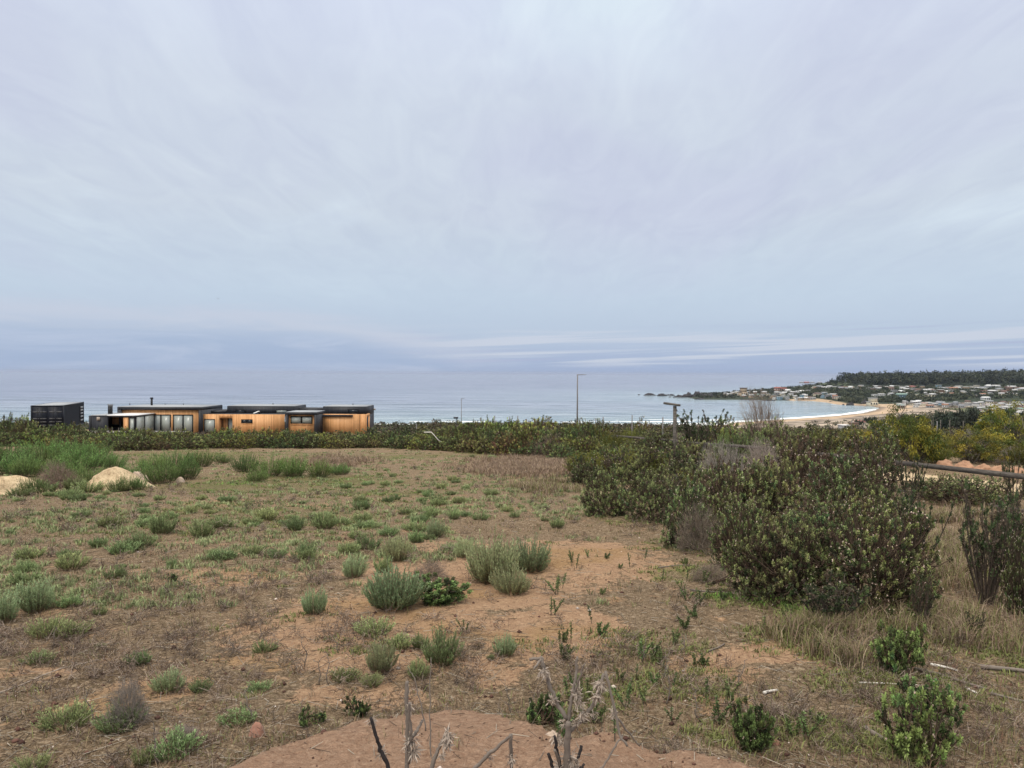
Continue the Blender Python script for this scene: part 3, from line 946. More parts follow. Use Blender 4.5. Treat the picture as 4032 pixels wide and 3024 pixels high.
def drooping_tree(seed, R=1.6, H=2.6, clusters=150, per=90, bare=0.34):
    """low spreading wattle: crooked limbs and hanging sprays of narrow yellow-green leaves"""
    g = rs(seed)
    d = fib_dirs(clusters, g, 0.12); f = env_noise(d, g, 9, 0.38) * g.uniform(.55, 1.05, clusters)
    T = np.stack([d[:, 0] * R * f, d[:, 1] * R * f, H * (0.25 + 0.75 * d[:, 2] * f)], 1)
    k1 = 7
    s1 = T[g.choice(clusters, k1, replace=False)] * [.45, .45, .55]; a1 = ((T * .6 - 0)[:, None] - s1[None])
    a1 = (a1 ** 2).sum(2).argmin(1)
    root = g.normal(size=s1.shape) * [.10, .10, 0]
    mid = (s1[a1] + T) / 2 + g.normal(size=T.shape) * .12
    m0 = (root + s1) / 2 + g.normal(size=s1.shape) * .10
    A = np.concatenate([root, m0, s1[a1], mid]); B = np.concatenate([m0, s1, mid, T])
    ra = np.concatenate([np.full(k1, .045), np.full(k1, .035), np.full(clusters, .016), np.full(clusters, .011)])
    rb = np.concatenate([np.full(k1, .035), np.full(k1, .026), np.full(clusters, .011), np.full(clusters, .005)])
    e0 = T[g.choice(clusters, 9, replace=False)] * [.8, .8, 1.0]; e1 = e0 + g.normal(size=e0.shape) * [.25, .25, .08] + [0, 0, .55]; e2 = e1 + g.normal(size=e0.shape) * [.15, .15, .05] + [0, 0, .22]; e3 = e1 + g.normal(size=e0.shape) * [.2, .2, .05] + [0, 0, .18]
    A = np.concatenate([A, e0, e1, e1]); B = np.concatenate([B, e1, e2, e3]); ra = np.concatenate([ra, np.full(9, .02), np.full(18, .011)]); rb = np.concatenate([rb, np.full(9, .012), np.full(18, .004)])
    V, Q = segs(A, B, ra, rb, 6)
    c = np.tile([.17, .14, .115], (len(A), 1)) * g.uniform(.7, 1.3, (len(A), 1))
    stem_me = mesh('limbs', V, Q, None, c.repeat(12, 0))
    keep = np.where(g.random(clusters) > bare)[0]
    ci = np.repeat(keep, per)
    P = T[ci] + g.normal(size=(len(ci), 3)) * [.11, .11, .12]
    D = unit(g.normal(size=P.shape) * [.5, .5, .3] + [0, 0, -0.75])
    V, Q = leaves(P, D, 0.15 * g.uniform(.7, 1.3, len(P)), 0.032, g)
    yel = g.random(clusters)[ci]
    c0 = np.array([.095, .115, .024]); c1 = np.array([.40, .31, .045])
    mixv = np.clip(yel * 1.9 - 0.80 + g.normal(size=len(ci)) * .18, 0, 1)[:, None]
    c = (c0 * (1 - mixv) + c1 * mixv) * g.uniform(.7, 1.25, (len(P), 1))
    return {'stems': stem_me, 'foliage': mesh('leaves', V, Q, None, c.repeat(4, 0)), 'flower_heads': None}


def candelabra(seed, H=1.1, n=16, spread=32, tipc=GREEN_DK, leafy=0.6, per=10):
    """sparse upright shrub: thick leaf-scarred stems forking near the top with a small rosette on every end"""
    g = rs(seed)
    A, B, ra, rb, tips, tdir = [], [], [], [], [], []
    for i in range(n):
        az = g.uniform(0, 6.28); th = math.radians(spread) * math.sqrt(g.random())
        p = np.array([.10 * math.cos(az), .10 * math.sin(az), 0]) * g.random()
        d = np.array([math.sin(th) * math.cos(az), math.sin(th) * math.sin(az), math.cos(th)])
        L = H * g.uniform(.62, 1.0) / max(d[2], .6); r = 0.017
        for k in range(4):
            q = p + d * L / 4; A.append(p); B.append(q); ra.append(r); rb.append(r * .82); r *= .82; p = q
            d = unit(d + np.array([0, 0, .16]) + g.normal(size=3) * .08)
            if k >= 1:
                for _ in range(g.integers(1, 3)):
                    dd_ = unit(d + g.normal(size=3) * .45 + np.array([0, 0, .2])); l = L * g.uniform(.12, .25)
                    A.append(p); B.append(p + dd_ * l); ra.append(r * .8); rb.append(r * .6); tips.append(p + dd_ * l); tdir.append(dd_)
        tips.append(p); tdir.append(d)
    A = np.array(A); B = np.array(B); T = np.array(tips); TD = np.array(tdir)
    V, Q = segs(A, B, np.array(ra), np.array(rb), 5)
    stem_me = mesh('stems', V, Q, None, (np.array([.085, .068, .055]) * g.uniform(.7, 1.3, (len(A), 1))).repeat(10, 0))
    # scruffy old leaves down the stems and rosettes at the ends
    m = 22; si = np.repeat(np.arange(len(A)), m); t = g.random((len(si), 1)); P0 = A[si] + (B - A)[si] * t
    D0 = unit(g.normal(size=P0.shape) + unit(B - A)[si] * .5)
    c0 = np.where(g.random((len(P0), 1)) < 0.35 * leafy + .1, np.array(tipc)[None] * 1.2, BROWN[None] * .9) * g.uniform(.6, 1.4, (len(P0), 1))
    ti = np.repeat(np.arange(len(T)), 26)
    P1 = T[ti] - TD[ti] * g.random((len(ti), 1)) * .07
    D1 = unit(g.normal(size=P1.shape) * .8 + TD[ti])
    c1 = np.array(tipc) * g.uniform(.7, 2.1, (len(T), 1))[ti] * g.uniform(.8, 1.2, (len(ti), 1))
    dead = (g.random(len(T)) < 0.4 * (1 - leafy))[ti]; c1[dead] = BROWN * 1.6
    P = np.concatenate([P0, P1]); D = np.concatenate([D0, D1])
    L = np.concatenate([np.full(len(P0), .028), np.full(len(P1), .048)]); W = np.concatenate([np.full(len(P0), .010), np.full(len(P1), .017)])
    V, Q = leaves(P, D, L, W, g)
    w_ = np.where(g.random(len(T)) < .45)[0]; pf = np.repeat(w_, 5)
    Vf, Qf = leaves(T[pf] + TD[pf] * .02, unit(g.normal(size=(len(pf), 3)) * .6 + TD[pf]), .026, .018, g)
    fl = mesh('flower_heads', Vf, Qf, None, (np.array([.30, .24, .19]) * g.uniform(.6, 1.5, (len(pf), 1))).repeat(4, 0)) if len(w_) else None
    return {'stems': stem_me, 'foliage': mesh('foliage', V, Q, None, np.concatenate([c0, c1]).repeat(4, 0)), 'flower_heads': fl}


def sprig(seed, H=0.26, n=3, c=(.09, .13, .045)):
    g = rs(seed)
    b = g.normal(size=(n, 3)) * [.02, .02, 0]; e = b + np.stack([g.normal(size=n) * .05, g.normal(size=n) * .05, H * g.uniform(.6, 1, n)], 1)
    V, Q = segs(b, e, .006, .004, 4)
    sm = mesh('stems', V, Q, None, np.tile([.10, .08, .055], (len(V), 1)))
    m = 60; si = np.repeat(np.arange(n), m); t = g.uniform(.25, 1, (len(si), 1)); P = b[si] + (e - b)[si] * t
    D = unit(g.normal(size=P.shape) * .8 + [0, 0, .7])
    V, Q = leaves(P, D, .032, .012, g)
    return {'stems': sm, 'foliage': mesh('foliage', V, Q, None, (np.array(c) * g.uniform(.6, 1.9, (len(P), 1))).repeat(4, 0)), 'flower_heads': None}


MATS = {'stems': 'bark', 'foliage': 'leaf', 'flower_heads': 'flower'}
PART = {'stems': 'stem', 'foliage': 'foliage', 'flower_heads': 'blossom'}


def finish(p):
    for k, me in p.items():
        if me is not None:
            me.materials.append(M[MATS[k]])
    return p


def plant(proto, name, loc, rz, sc, label, cat, group=None, sink=0.03):
    r = empty(name, (float(loc[0]), float(loc[1]), float(loc[2]) - sink), float(rz), tuple(float(s) for s in sc))
    tag(r, label, cat, group)
    for k, me in proto.items():
        if me is not None:
            link(PART[k], me, None, r)
    return r


PR = {}
# hedge-distance rosette shrubs: bigger leaves, fewer of them
PR['hedge'] = [finish(rosette_shrub(100 + i, 1.0, 1.0, 330, 14, .065, .034, .10, fresh=.38, dead=[.12, .25, .18, .5, .14][i], flowers=.05, lump=.30, zmin=-.15,
                                    tint=[(1.1, 1.15, 1), (1.1, 1.0, .85), (.85, 1.05, .9), (1.2, .95, .82), (1.4, 1.4, .85)][i])) for i in range(5)]
PR['mid'] = [finish(rosette_shrub(140 + i, 1.0, 1.0, 560, 18, .052, .025, .075, fresh=[.6, .5, .3, .75][i], dead=[.10, .18, .6, .06][i], flowers=[.10, .22, .25, .05][i], lump=.30, holes=.16, zmin=-.1)) for i in range(4)]
PR['near'] = [finish(rosette_shrub(170 + i, 1.0, 1.0, [1300, 1300, 420, 900][i], 24, .036, .016, .05, fresh=[.55, .42, .95, .95][i], dead=[.10, .15, .04, .05][i], flowers=[.10, .42, .03, .10][i],
                                   lump=.34, holes=.2, inner=.28, trunk=.022, tint=[(1, 1, 1), (1.05, .97, .9), (.85, 1.15, .9), (.95, 1.12, .9)][i])) for i in range(4)]
PR['small'] = [finish(rosette_shrub(190 + i, 1.0, 1.0, [150, 190, 170][i], 40, .095, .038, .14, fresh=[.5, 1.0, .95][i], dead=.08, flowers=[.03, .04, .12][i], lump=.25, holes=.16, inner=.35, trunk=.05, up=.5, rag=.9, zmin=.05, taper=.6,
                                    tint=[(.85, 1, .9), (.75, .9, .75), (.78, .92, .75)][i])) for i in range(3)]
PR['silver'] = [finish(fan_clump(200 + i, [280, 170, 190][i], .15, (.36, .52), [44, 40, 50][i], (.040, .011), 36, .18, (.15, .185, .085), (.46, .56, .30), (.24, .17, .11), .5)) for i in range(3)]
PR['green'] = [finish(fan_clump(220 + i, 110, .12, (.20, .34), [44, 50, 38][i], (.042, .009), 18, .22, (.12, .17, .06), (.40, .49, .22), (.12, .11, .06), .5)) for i in range(3)]
PR['broom'] = [finish(fan_clump(240 + i, 170, .34, (.65, 1.0), [34, 42, 30][i], (.060, .013), 26, .22, (.06, .115, .03), (.25, .39, .12), (.085, .075, .04), .65, .004, .15, .10)) for i in range(3)]
PR['yellowbroom'] = [finish(fan_clump(260 + i, 190, .40, (.70, 1.05), [50, 42][i], (.085, .022), 24, .20, (.085, .10, .016), (.21, .205, .045), (.11, .10, .04), .75, .004, .1, .14)) for i in range(2)]
PR['twig'] = [finish(twig_bush(280 + i, 1.0, 1.0, 1050, [(.30, .26, .225), (.24, .185, .145)][i], .0045)) for i in range(2)]
PR['thicket'] = [finish(twig_bush(290, .5, .5, 500, (.34, .30, .26), .003))]
PR['tree'] = [finish(drooping_tree(300 + i)) for i in range(2)]
PR['cand'] = [finish(candelabra(320 + i, leafy=[.7, .2, .9][i], n=[32, 36, 16][i], spread=[36, 34, 42][i])) for i in range(3)]
PR['sprig'] = [finish(sprig(340 + i, n=[1, 3, 5][i], H=[.3, .24, .17][i])) for i in range(3)]


def far_tree(seed, R=1.0, H=1.0, nb=900, c=(.040, .050, .032)):
    g = rs(seed)
    nl = 9; lc = np.stack([g.normal(size=nl) * .42, g.normal(size=nl) * .42, g.uniform(.45, .85, nl)], 1); lr = g.uniform(.28, .48, nl)
    li = g.integers(0, nl, nb); d = unit(g.normal(size=(nb, 3))); d[:, 2] = np.abs(d[:, 2]) * .8 - .15
    P = lc[li] + d * lr[li][:, None] * g.uniform(.75, 1.08, (nb, 1)); P *= [R, R, H]
    V, Q = leaves(P, unit(g.normal(size=P.shape)), .20 * R, .13 * R, g)
    cc = np.array(c) * g.uniform(.55, 1.6, (nl, 1))[li] * g.uniform(.8, 1.25, (nb, 1))
    A = np.array([[0, 0, 0.0]] * 4); B = np.stack([g.normal(size=4) * .3 * R, g.normal(size=4) * .3 * R, g.uniform(.4, .6, 4) * H], 1)
    Vs, Qs = segs(A, B, .05 * R, .03 * R, 5)
    return {'stems': mesh('trunk', Vs, Qs, None, np.tile([.16, .13, .11], (len(Vs), 1))), 'foliage': mesh('crown', V, Q, None, cc.repeat(4, 0)), 'flower_heads': None}


PR['fartree'] = [finish(far_tree(360 + i)) for i in range(4)]
# ------------------------------------------------------------------ planting, placed on the ground under their picture positions
GRP_SILVER = 'grey-green clumps on the bare soil'
rng = rs(7)
ORD = ['', 'second ', 'third ', 'fourth ', 'fifth ', 'sixth ', 'seventh ', 'eighth ', 'ninth ', 'tenth ', 'eleventh ', 'twelfth ']
ORD += ['%dth ' % i for i in range(13, 60)]


def put(kind, var, px, py, w_, h_, name, label, cat, group=None, base=(1.0, 1.0), rz=None, depth=None, flat=None):
    """plant whose foot is at working-picture (px,py), w_ x h_ working pixels big; base = width and height of the prototype"""
    p = og(px, py)
    m = p[1] / FPX * K                        # metres per working pixel there
    w_m, h_m = w_ * m, h_ * m
    sx_ = w_m / base[0]; sz_ = h_m / base[1]
    return plant(PR[kind][var % len(PR[kind])], name, p, rng.uniform(0, 6.28) if rz is None else rz, (sx_, sx_ * (depth or 1), sz_), label, cat, group, 0.02 * h_m)


B_ROS = (2.05, 1.2); B_SIL = (.62, .50); B_GRN = (.50, .32); B_BRM = (1.5, .95); B_YEL = (1.9, .95); B_CAN = (1.1, 1.15); B_TRE = (3.3, 2.6)
C = 'shrub clump'
named = [
    ('silver', 0, 850, 1312, 108, 88, 'largest grey-green clump, left half of the joined pair on bare soil'),
    ('small', 1, 948, 1300, 150, 62, 'low leafy bright green shrub joined to the grey-green clump on bare soil'),
    ('silver', 0, 1065, 1258, 100, 98, 'broad silvery clump at the heart of the group of three on the red soil'),
    ('silver', 2, 1145, 1232, 78, 72, 'rounded silvery clump on the right of the group of three'),
    ('silver', 2, 1107, 1280, 68, 58, 'small silvery clump with pale bare stems in front of the group of three'),
    ('silver', 1, 1006, 1205, 42, 46, 'narrow upright clump standing alone just left of the group of three'),
    ('silver', 1, 858, 1212, 58, 56, 'upright grey-green clump behind the joined pair'),
    ('green', 0, 828, 1236, 40, 36, 'small dull green tuft at the foot of the upright clump behind the joined pair'),
    ('silver', 2, 764, 1246, 44, 50, 'compact grey-green clump alone left of the joined pair'),
    ('silver', 1, 678, 1326, 50, 56, 'clump with bare brown stems showing, alone on the bare soil left of the joined pair'),
    ('silver', 1, 78, 1320, 72, 72, 'tall dense clump near the left edge of the field'),
    ('silver', 1, 8, 1343, 60, 68, 'brownish upright clump cut by the left edge of the photo'),
    ('green', 1, 105, 1375, 74, 46, 'left lobe of the low wide green tuft below the clumps on the left'),
    ('green', 0, 160, 1374, 66, 34, 'right lobe of the low wide green tuft below the clumps on the left'),
    ('green', 1, 806, 1372, 80, 38, 'flat green tuft leaning right on bare soil in the middle foreground'),
    ('green', 2, 862, 1402, 58, 34, 'pale green tuft behind the greyish clump in the foreground cluster'),
    ('green', 0, 955, 1432, 92, 72, 'largest bright green tuft of the foreground cluster'),
    ('silver', 1, 822, 1450, 62, 64, 'greyish upright clump on the left of the foreground cluster'),
    ('green', 2, 903, 1466, 52, 44, 'round bright green tuft at the bottom of the foreground cluster'),
    ('green', 2, 908, 1400, 42, 34, 'small pale tuft between the two larger ones of the foreground cluster'),
    ('green', 1, 803, 1482, 44, 30, 'small tuft below the greyish clump of the foreground cluster'),
    ('green', 1, 745, 1468, 62, 26, 'flat grey-green tuft left of the foreground cluster'),
    ('silver', 1, 1090, 1416, 50, 44, 'small brown-stemmed clump right of the foreground cluster'),
    ('green', 0, 258, 1572, 110, 48, 'wide bright tuft under the dead thistle tangle at lower left'),
    ('silver', 2, 365, 1492, 58, 46, 'olive clump with dark twiggy base at lower left'),
    ('green', 1, 432, 1494, 46, 28, 'small tuft just right of the olive clump at lower left'),
    ('green', 2, 308, 1652, 50, 40, 'green tuft near the bottom edge at lower left'),
    ('green', 1, 70, 1662, 70, 34, 'pale tuft at the bottom left corner'),
    ('green', 2, 930, 1118, 36, 28, 'small green tuft, left of two side by side in the middle of the field'),
    ('green', 2, 980, 1122, 30, 26, 'small green tuft, right of two side by side in the middle of the field'),
    ('green', 2, 1203, 1140, 36, 24, 'round green tuft standing nearest the dark bushes on the right'),
    ('green', 0, 700, 1142, 52, 38, 'leafy pale green tuft in the row across the middle of the field'),
    ('green', 0, 640, 1146, 44, 32, 'second leafy tuft just left of the pale one in the middle row'),
    ('green', 0, 437, 1160, 54, 38, 'bushy tuft in the left half of the middle row'),
    ('green', 1, 478, 1140, 52, 30, 'tuft behind the bushy one in the left half of the middle row'),
    ('green', 1, 300, 1182, 60, 34, 'spreading tuft on the left side of the field below the pale row'),
    ('green', 0, 350, 1152, 56, 42, 'tuft with raised middle above the spreading one on the left'),
    ('green', 2, 212, 1180, 42, 20, 'low brownish tuft left of the spreading one'),
    ('green', 1, 50, 1258, 60, 28, 'flat tuft near the left edge above the tall dense clump'),
    ('green', 2, 372, 1228, 24, 26, 'tiny upright tuft above the dark sprig on the left'),
    ('small', 0, 376, 1256, 26, 24, 'dark little sprig below the tiny upright tuft on the left'),
    ('green', 0, 150, 1310, 56, 26, 'low tuft right of the tall dense clump on the left'),
    ('green', 2, 216, 1328, 32, 18, 'tiny tuft right of the low tuft near the tall dense clump'),
    ('green', 1, 600, 1204, 40, 22, 'small tuft at the top edge of the long bare patch'),
    ('green', 0, 662, 1200, 44, 30, 'tuft in dry grass above the compact lone clump'),
    ('silver', 1, 940, 1160, 40, 40, 'pale thin clump behind the narrow upright one'),
    ('green', 2, 900, 1172, 40, 30, 'thin green tuft behind the upright grey-green clump'),
    ('green', 2, 1060, 1425, 20, 12, 'very small tuft beside the brown-stemmed clump'),
    ('small', 0, 1170, 1562, 110, 92, 'dark leafy little shrub behind the forked dead stalk'),
    ('small', 1, 1624, 1618, 112, 118, 'small upright green shrub right of the broken dead stalk'),
    ('small', 1, 1942, 1452, 120, 128, 'fresh green shrub with round head standing alone in the dry grass on the right'),
    ('small', 2, 1985, 1650, 158, 176, 'large fresh green shrub with brown flower heads at the bottom right'),
    ('small', 2, 2005, 1560, 130, 96, 'leafy upper lobe of the shrub at the bottom right'),
    ('small', 0, 1985, 1345, 60, 90, 'small shrub on leaning bare stems right of the big flowering bush'),
    ('small', 0, 690, 1556, 56, 26, 'dark low shrub creeping along the left rim of the red soil heap'),
    ('small', 0, 780, 1545, 66, 50, 'dark sprouting shrub on the rim of the red soil heap'),
    ('small', 0, 655, 1570, 36, 50, 'dark thin shrub at the left end of the red soil heap'),
]
bases = {'silver': B_SIL, 'green': B_GRN, 'small': B_ROS, 'near': B_ROS, 'mid': B_ROS, 'hedge': B_ROS}
for kind, var, px, py, w_, h_, lab in named:
    nm = 'leafy_shrub' if kind == 'small' else ('grey_green_clump' if kind == 'silver' else 'green_tuft')
    put(kind, var, px, py, w_, h_, nm, lab, 'shrub' if kind == 'small' else 'plant', None, bases[kind])

# the dark rosette shrubs on the right
right = [
    ('near', 1, 1875, 1318, 300, 240, 'big bush full of pale dry flower heads, nearest on the right'),
    ('near', 0, 1690, 1290, 250, 232, 'dense green left half of the big nearest bush'),
    ('near', 0, 1770, 1225, 210, 158, 'tall rounded bush behind the big flowering one'),
    ('near', 1, 1600, 1230, 130, 150, 'green and brown bush left of the big flowering one'),
    ('near', 0, 1960, 1300, 130, 130, 'dark shaded right flank of the big flowering bush'),
    ('mid', 1, 1480, 1180, 140, 160, 'brown tangled bush with whitish flower heads and bare leaning stems'),
    ('mid', 3, 1310, 1112, 136, 118, 'compact dark green bush at the near left corner of the right thicket'),
    ('mid', 0, 1410, 1122, 120, 105, 'green bush right of the compact dark corner bush'),
    ('mid', 1, 1262, 1048, 86, 74, 'top-heavy bush leaning left out of the right thicket'),
    ('mid', 3, 1385, 1045, 150, 100, 'broad green bush behind the compact dark corner bush'),
    ('mid', 0, 1340, 1010, 90, 60, 'dark bush behind the top-heavy leaning bush'),
    ('mid', 2, 1560, 1120, 120, 140, 'mostly dead brown bush in the middle of the right thicket'),
    ('mid', 0, 1660, 1120, 140, 160, 'dark green bush behind the dense left half of the biggest bush'),
    ('mid', 2, 1740, 1080, 160, 150, 'reddish brown bush above the biggest bush'),
    ('mid', 2, 1880, 1078, 150, 152, 'tall dead-looking brown bush rising above the fence rail'),
    ('mid', 1, 1815, 1110, 160, 150, 'brown and green bush left of the tall dead-looking one'),
    ('mid', 0, 1790, 1030, 150, 120, 'dark bush on the skyline of the right thicket'),
    ('mid', 3, 1470, 1010, 110, 90, 'dark green bush below the leaning T post'),
    ('mid', 0, 1420, 985, 100, 60, 'low bush at the foot of the T post'),
    ('mid', 1, 1905, 1015, 110, 98, 'twiggy bush in front of the wattle tree on the right'),
    ('mid', 0, 2060, 1085, 150, 56, 'wide low bush below the fence rail at right'),
    ('mid', 3, 2155, 1092, 80, 60, 'dark green low bush below the fence rail near the right edge'),
    ('mid', 1, 1995, 1075, 70, 56, 'brown-stemmed low bush under the left end of the fence rail'),
]
right += [
    ('mid', 3, 1545, 1150, 110, 100, 'green bush in the middle of the thicket beside the mostly dead one'),
    ('mid', 0, 1620, 1170, 120, 120, 'dark bush filling the gap behind the dense left half of the biggest bush'),
    ('mid', 1, 1455, 1090, 110, 80, 'bush between the brown tangled one and the broad green one'),
    ('mid', 0, 1395, 1080, 110, 80, 'dark low bush behind the compact corner bush'),
    ('mid', 3, 1300, 1060, 80, 60, 'low dark bush below the leaning top-heavy one'),
    ('mid', 0, 1530, 1080, 110, 90, 'dark bush in front of the left grey twiggy bush'),
    ('mid', 2, 1740, 1180, 150, 110, 'half-dead brown bush in the centre of the right thicket'),
    ('near', 1, 1830, 1190, 140, 130, 'bush with flower heads behind the right half of the biggest bush'),
    ('mid', 0, 1905, 1120, 100, 90, 'dark bush at the right end of the thicket below the rail'),
    ('mid', 1, 2200, 1200, 110, 110, 'brown-headed bush at the right edge above the tall dry grass'),
    ('mid', 0, 2100, 1075, 110, 60, 'green bush in the row below the fence rail'),
    ('mid', 3, 1960, 1130, 90, 60, 'small green bush in dry grass just below the fence rail'),
    ('mid', 2, 2180, 1150, 90, 60, 'brown low bush between the rail and the tall dry grass'),
    ('mid', 1, 2235, 1080, 80, 80, 'bush under the rail cut by the right edge'),
    ('mid', 0, 2040, 1060, 70, 40, 'small bush seen just under the fence rail'),
    ('mid', 3, 1905, 1150, 80, 70, 'bush behind the sparse candelabra shrub'),
    ('near', 1, 2215, 1330, 100, 190, 'flower-headed bush at the right edge beside the tall sparse shrub'),
]
for kind, var, px, py, w_, h_, lab in right:
    put(kind, var, px, py, w_, h_, 'dark_bush', lab, 'bush', 'bushes of the right thicket', B_ROS)
for var, px, py, w_, h_, lab in [
        (0, 1972, 1250, 110, 170, 'sparse candelabra shrub right of the big flowering bush'),
        (1, 2130, 1305, 120, 215, 'tall sparse brown shrub standing in dry grass near the right edge'),
        (0, 2218, 1290, 110, 190, 'sparse shrub cut by the right edge of the photo'),
        (1, 1990, 1360, 50, 110, 'thin bare-stemmed shrub below the candelabra shrub'),
        (1, 2108, 1380, 40, 50, 'small leafless dead shrub in dry grass on the right'),
        (2, 1965, 1090, 70, 90, 'thin dark shrub just below the start of the fence rail'),
        (2, 2190, 1100, 60, 110, 'upright shrub with a bent stem in front of the fence rail at the edge'),
        (1, 1790, 1352, 150, 90, 'low stems growing out under the big flowering bush')]:
    put('cand', var, px, py, w_, h_, 'sparse_shrub', lab, 'shrub', None, B_CAN)
for var, px, py, w_, h_, lab in [
        (0, 1560, 1065, 150, 130, 'grey leafless twiggy bush left of the dark green broom'),
        (0, 1650, 1060, 130, 130, 'grey leafless twiggy bush right of the dark green broom'),
        (1, 1510, 1190, 120, 90, 'dry brown twig tangle under the brown bush'),
        (0, 1470, 975, 70, 46, 'grey twiggy bush beside the T post'),
        (1, 130, 1052, 90, 50, 'dead grey branches between the green bushes and the big sand mound'),
        (0, 280, 1565, 110, 120, 'tangle of dead grey thistle stalks at lower left'),
        (0, 400, 1600, 80, 40, 'low dead twigs right of the wide bright tuft at lower left'),
        (1, 930, 1250, 80, 34, 'dry flattened twigs behind the low leafy bright green shrub'),
        (1, 1530, 1255, 90, 34, 'dark dead brush at the left foot of the big nearest bush')]:
    put('twig', var, px, py, w_, h_, 'dead_bush', lab, 'dead bush', None, (2.0, 1.0))
# green broom patches
for k, (px, py, w_, h_) in enumerate([(30, 1025, 120, 58), (100, 1020, 120, 62), (170, 1018, 110, 60), (20, 1000, 100, 44), (90, 990, 110, 46), (150, 990, 110, 46), (215, 1008, 90, 40), (245, 1012, 60, 36),
                                      (60, 1030, 90, 48), (140, 1040, 90, 60), (190, 1048, 80, 48), (-30, 1005, 90, 50), (205, 985, 80, 30)]):
    put('broom', k, px, py, w_, h_, 'green_broom_bush', (ORD[k] if k else 'first ') + 'fine-leaved bright green bush of the thick patch above the pale sand mounds', 'bush', 'green bushes above the sand mounds', B_BRM)
put('broom', 0, 68, 1068, 62, 42, 'green_broom_bush', 'dark green bush between the left sand mound and the dead branches', 'bush', None, B_BRM)
for k, (px, py, w_, h_) in enumerate([(300, 1040, 80, 50), (350, 1045, 90, 54), (400, 1035, 80, 56), (375, 1010, 90, 40), (430, 1008, 80, 36), (330, 1015, 80, 36), (275, 1060, 52, 38), (300, 1058, 40, 30)]):
    put('broom', k + 1, px, py, w_, h_, 'green_broom_bush', (ORD[k] if k else 'first ') + 'fine-leaved green bush right of the big pale sand mound', 'bush', 'green bushes right of the big sand mound', B_BRM)
for k, (px, py, w_, h_) in enumerate([(530, 1020, 70, 44), (580, 1028, 80, 50), (635, 1030, 80, 50), (690, 1030, 70, 42), (555, 1040, 60, 30), (735, 1025, 60, 26), (480, 1000, 50, 20)]):
    put('broom', k, px, py, w_, h_, 'green_broom_bush', (ORD[k] if k else 'first ') + 'thin-stemmed green bush of the long patch in the middle of the field edge', 'bush', 'green bushes in the middle patch', B_BRM)
put('broom', 1, 1590, 1010, 110, 90, 'green_broom_bush', 'dark green broom between the two grey twiggy bushes', 'bush', None, B_BRM)
put('broom', 2, 1440, 1030, 90, 60, 'green_broom_bush', 'green broom half hidden left of the grey twiggy bush', 'bush', None, B_BRM)

# say where a repeated plant stands by the named plant next to it
LM = [(850, 1310, 'the largest grey-green clump'), (938, 1298, 'the low leafy shrub'), (1065, 1258, 'the group of three silvery clumps'), (1006, 1205, 'the narrow upright clump'),
      (764, 1246, 'the compact lone clump'), (678, 1326, 'the clump with bare brown stems'), (78, 1320, 'the tall clump by the left edge'), (105, 1375, 'the low wide tuft on the left'),
      (955, 1432, 'the foreground cluster of tufts'), (1090, 1416, 'the brown-stemmed clump'), (258, 1572, 'the dead thistle tangle'), (365, 1492, 'the olive clump at lower left'),
      (950, 1120, 'the two tufts side by side'), (1203, 1140, 'the round tuft by the dark bushes'), (670, 1142, 'the pale leafy tufts of the middle row'), (450, 1150, 'the bushy tufts of the middle row'),
      (320, 1165, 'the spreading tuft on the left'), (50, 1258, 'the flat tuft near the left edge'), (376, 1256, 'the dark little sprig'), (600, 1204, 'the long bare patch'), (215, 1050, 'the big pale sand mound'),
      (385, 1042, 'the small round boulder'), (20, 1060, 'the left sand mound'), (640, 1035, 'the middle patch of green bushes'), (1262, 1048, 'the bush leaning out of the thicket'), (1310, 1112, 'the dark corner bush'),
      (1170, 1562, 'the forked dead stalk'), (1624, 1618, 'the small upright green shrub'), (1942, 1452, 'the fresh green lone shrub'), (1690, 1290, 'the big flowering bush'), (1500, 1180, 'the brown tangled bush'),
      (1000, 990, 'the far hedge under the wooden house'), (1180, 1000, 'the right end of the far hedge'), (800, 985, 'the far hedge in its middle'), (1420, 1420, 'the ochre moss patch'), (1290, 1210, 'the forked sprig'),
      (1350, 1340, 'the bare soil'), (130, 1450, 'the long fallen stem'), (560, 1430, 'the dry litter of the left foreground')]
_seen_lab = {}


def near_label(what, px, py):
    d = [(px - a) ** 2 + ((py - b) * 2.2) ** 2 for a, b, _ in LM]
    a, b, nm_ = LM[int(np.argmin(d))]
    dx, dy = px - a, (py - b) * 2.2
    rel = ('right of' if dx > 0 else 'left of') if abs(dx) > abs(dy) else ('in front of' if dy > 0 else 'behind')
    t = what + ' ' + rel + ' ' + nm_
    k = _seen_lab.get(t, 0); _seen_lab[t] = k + 1
    return (ORD[k] if k < len(ORD) else 'further ') + t


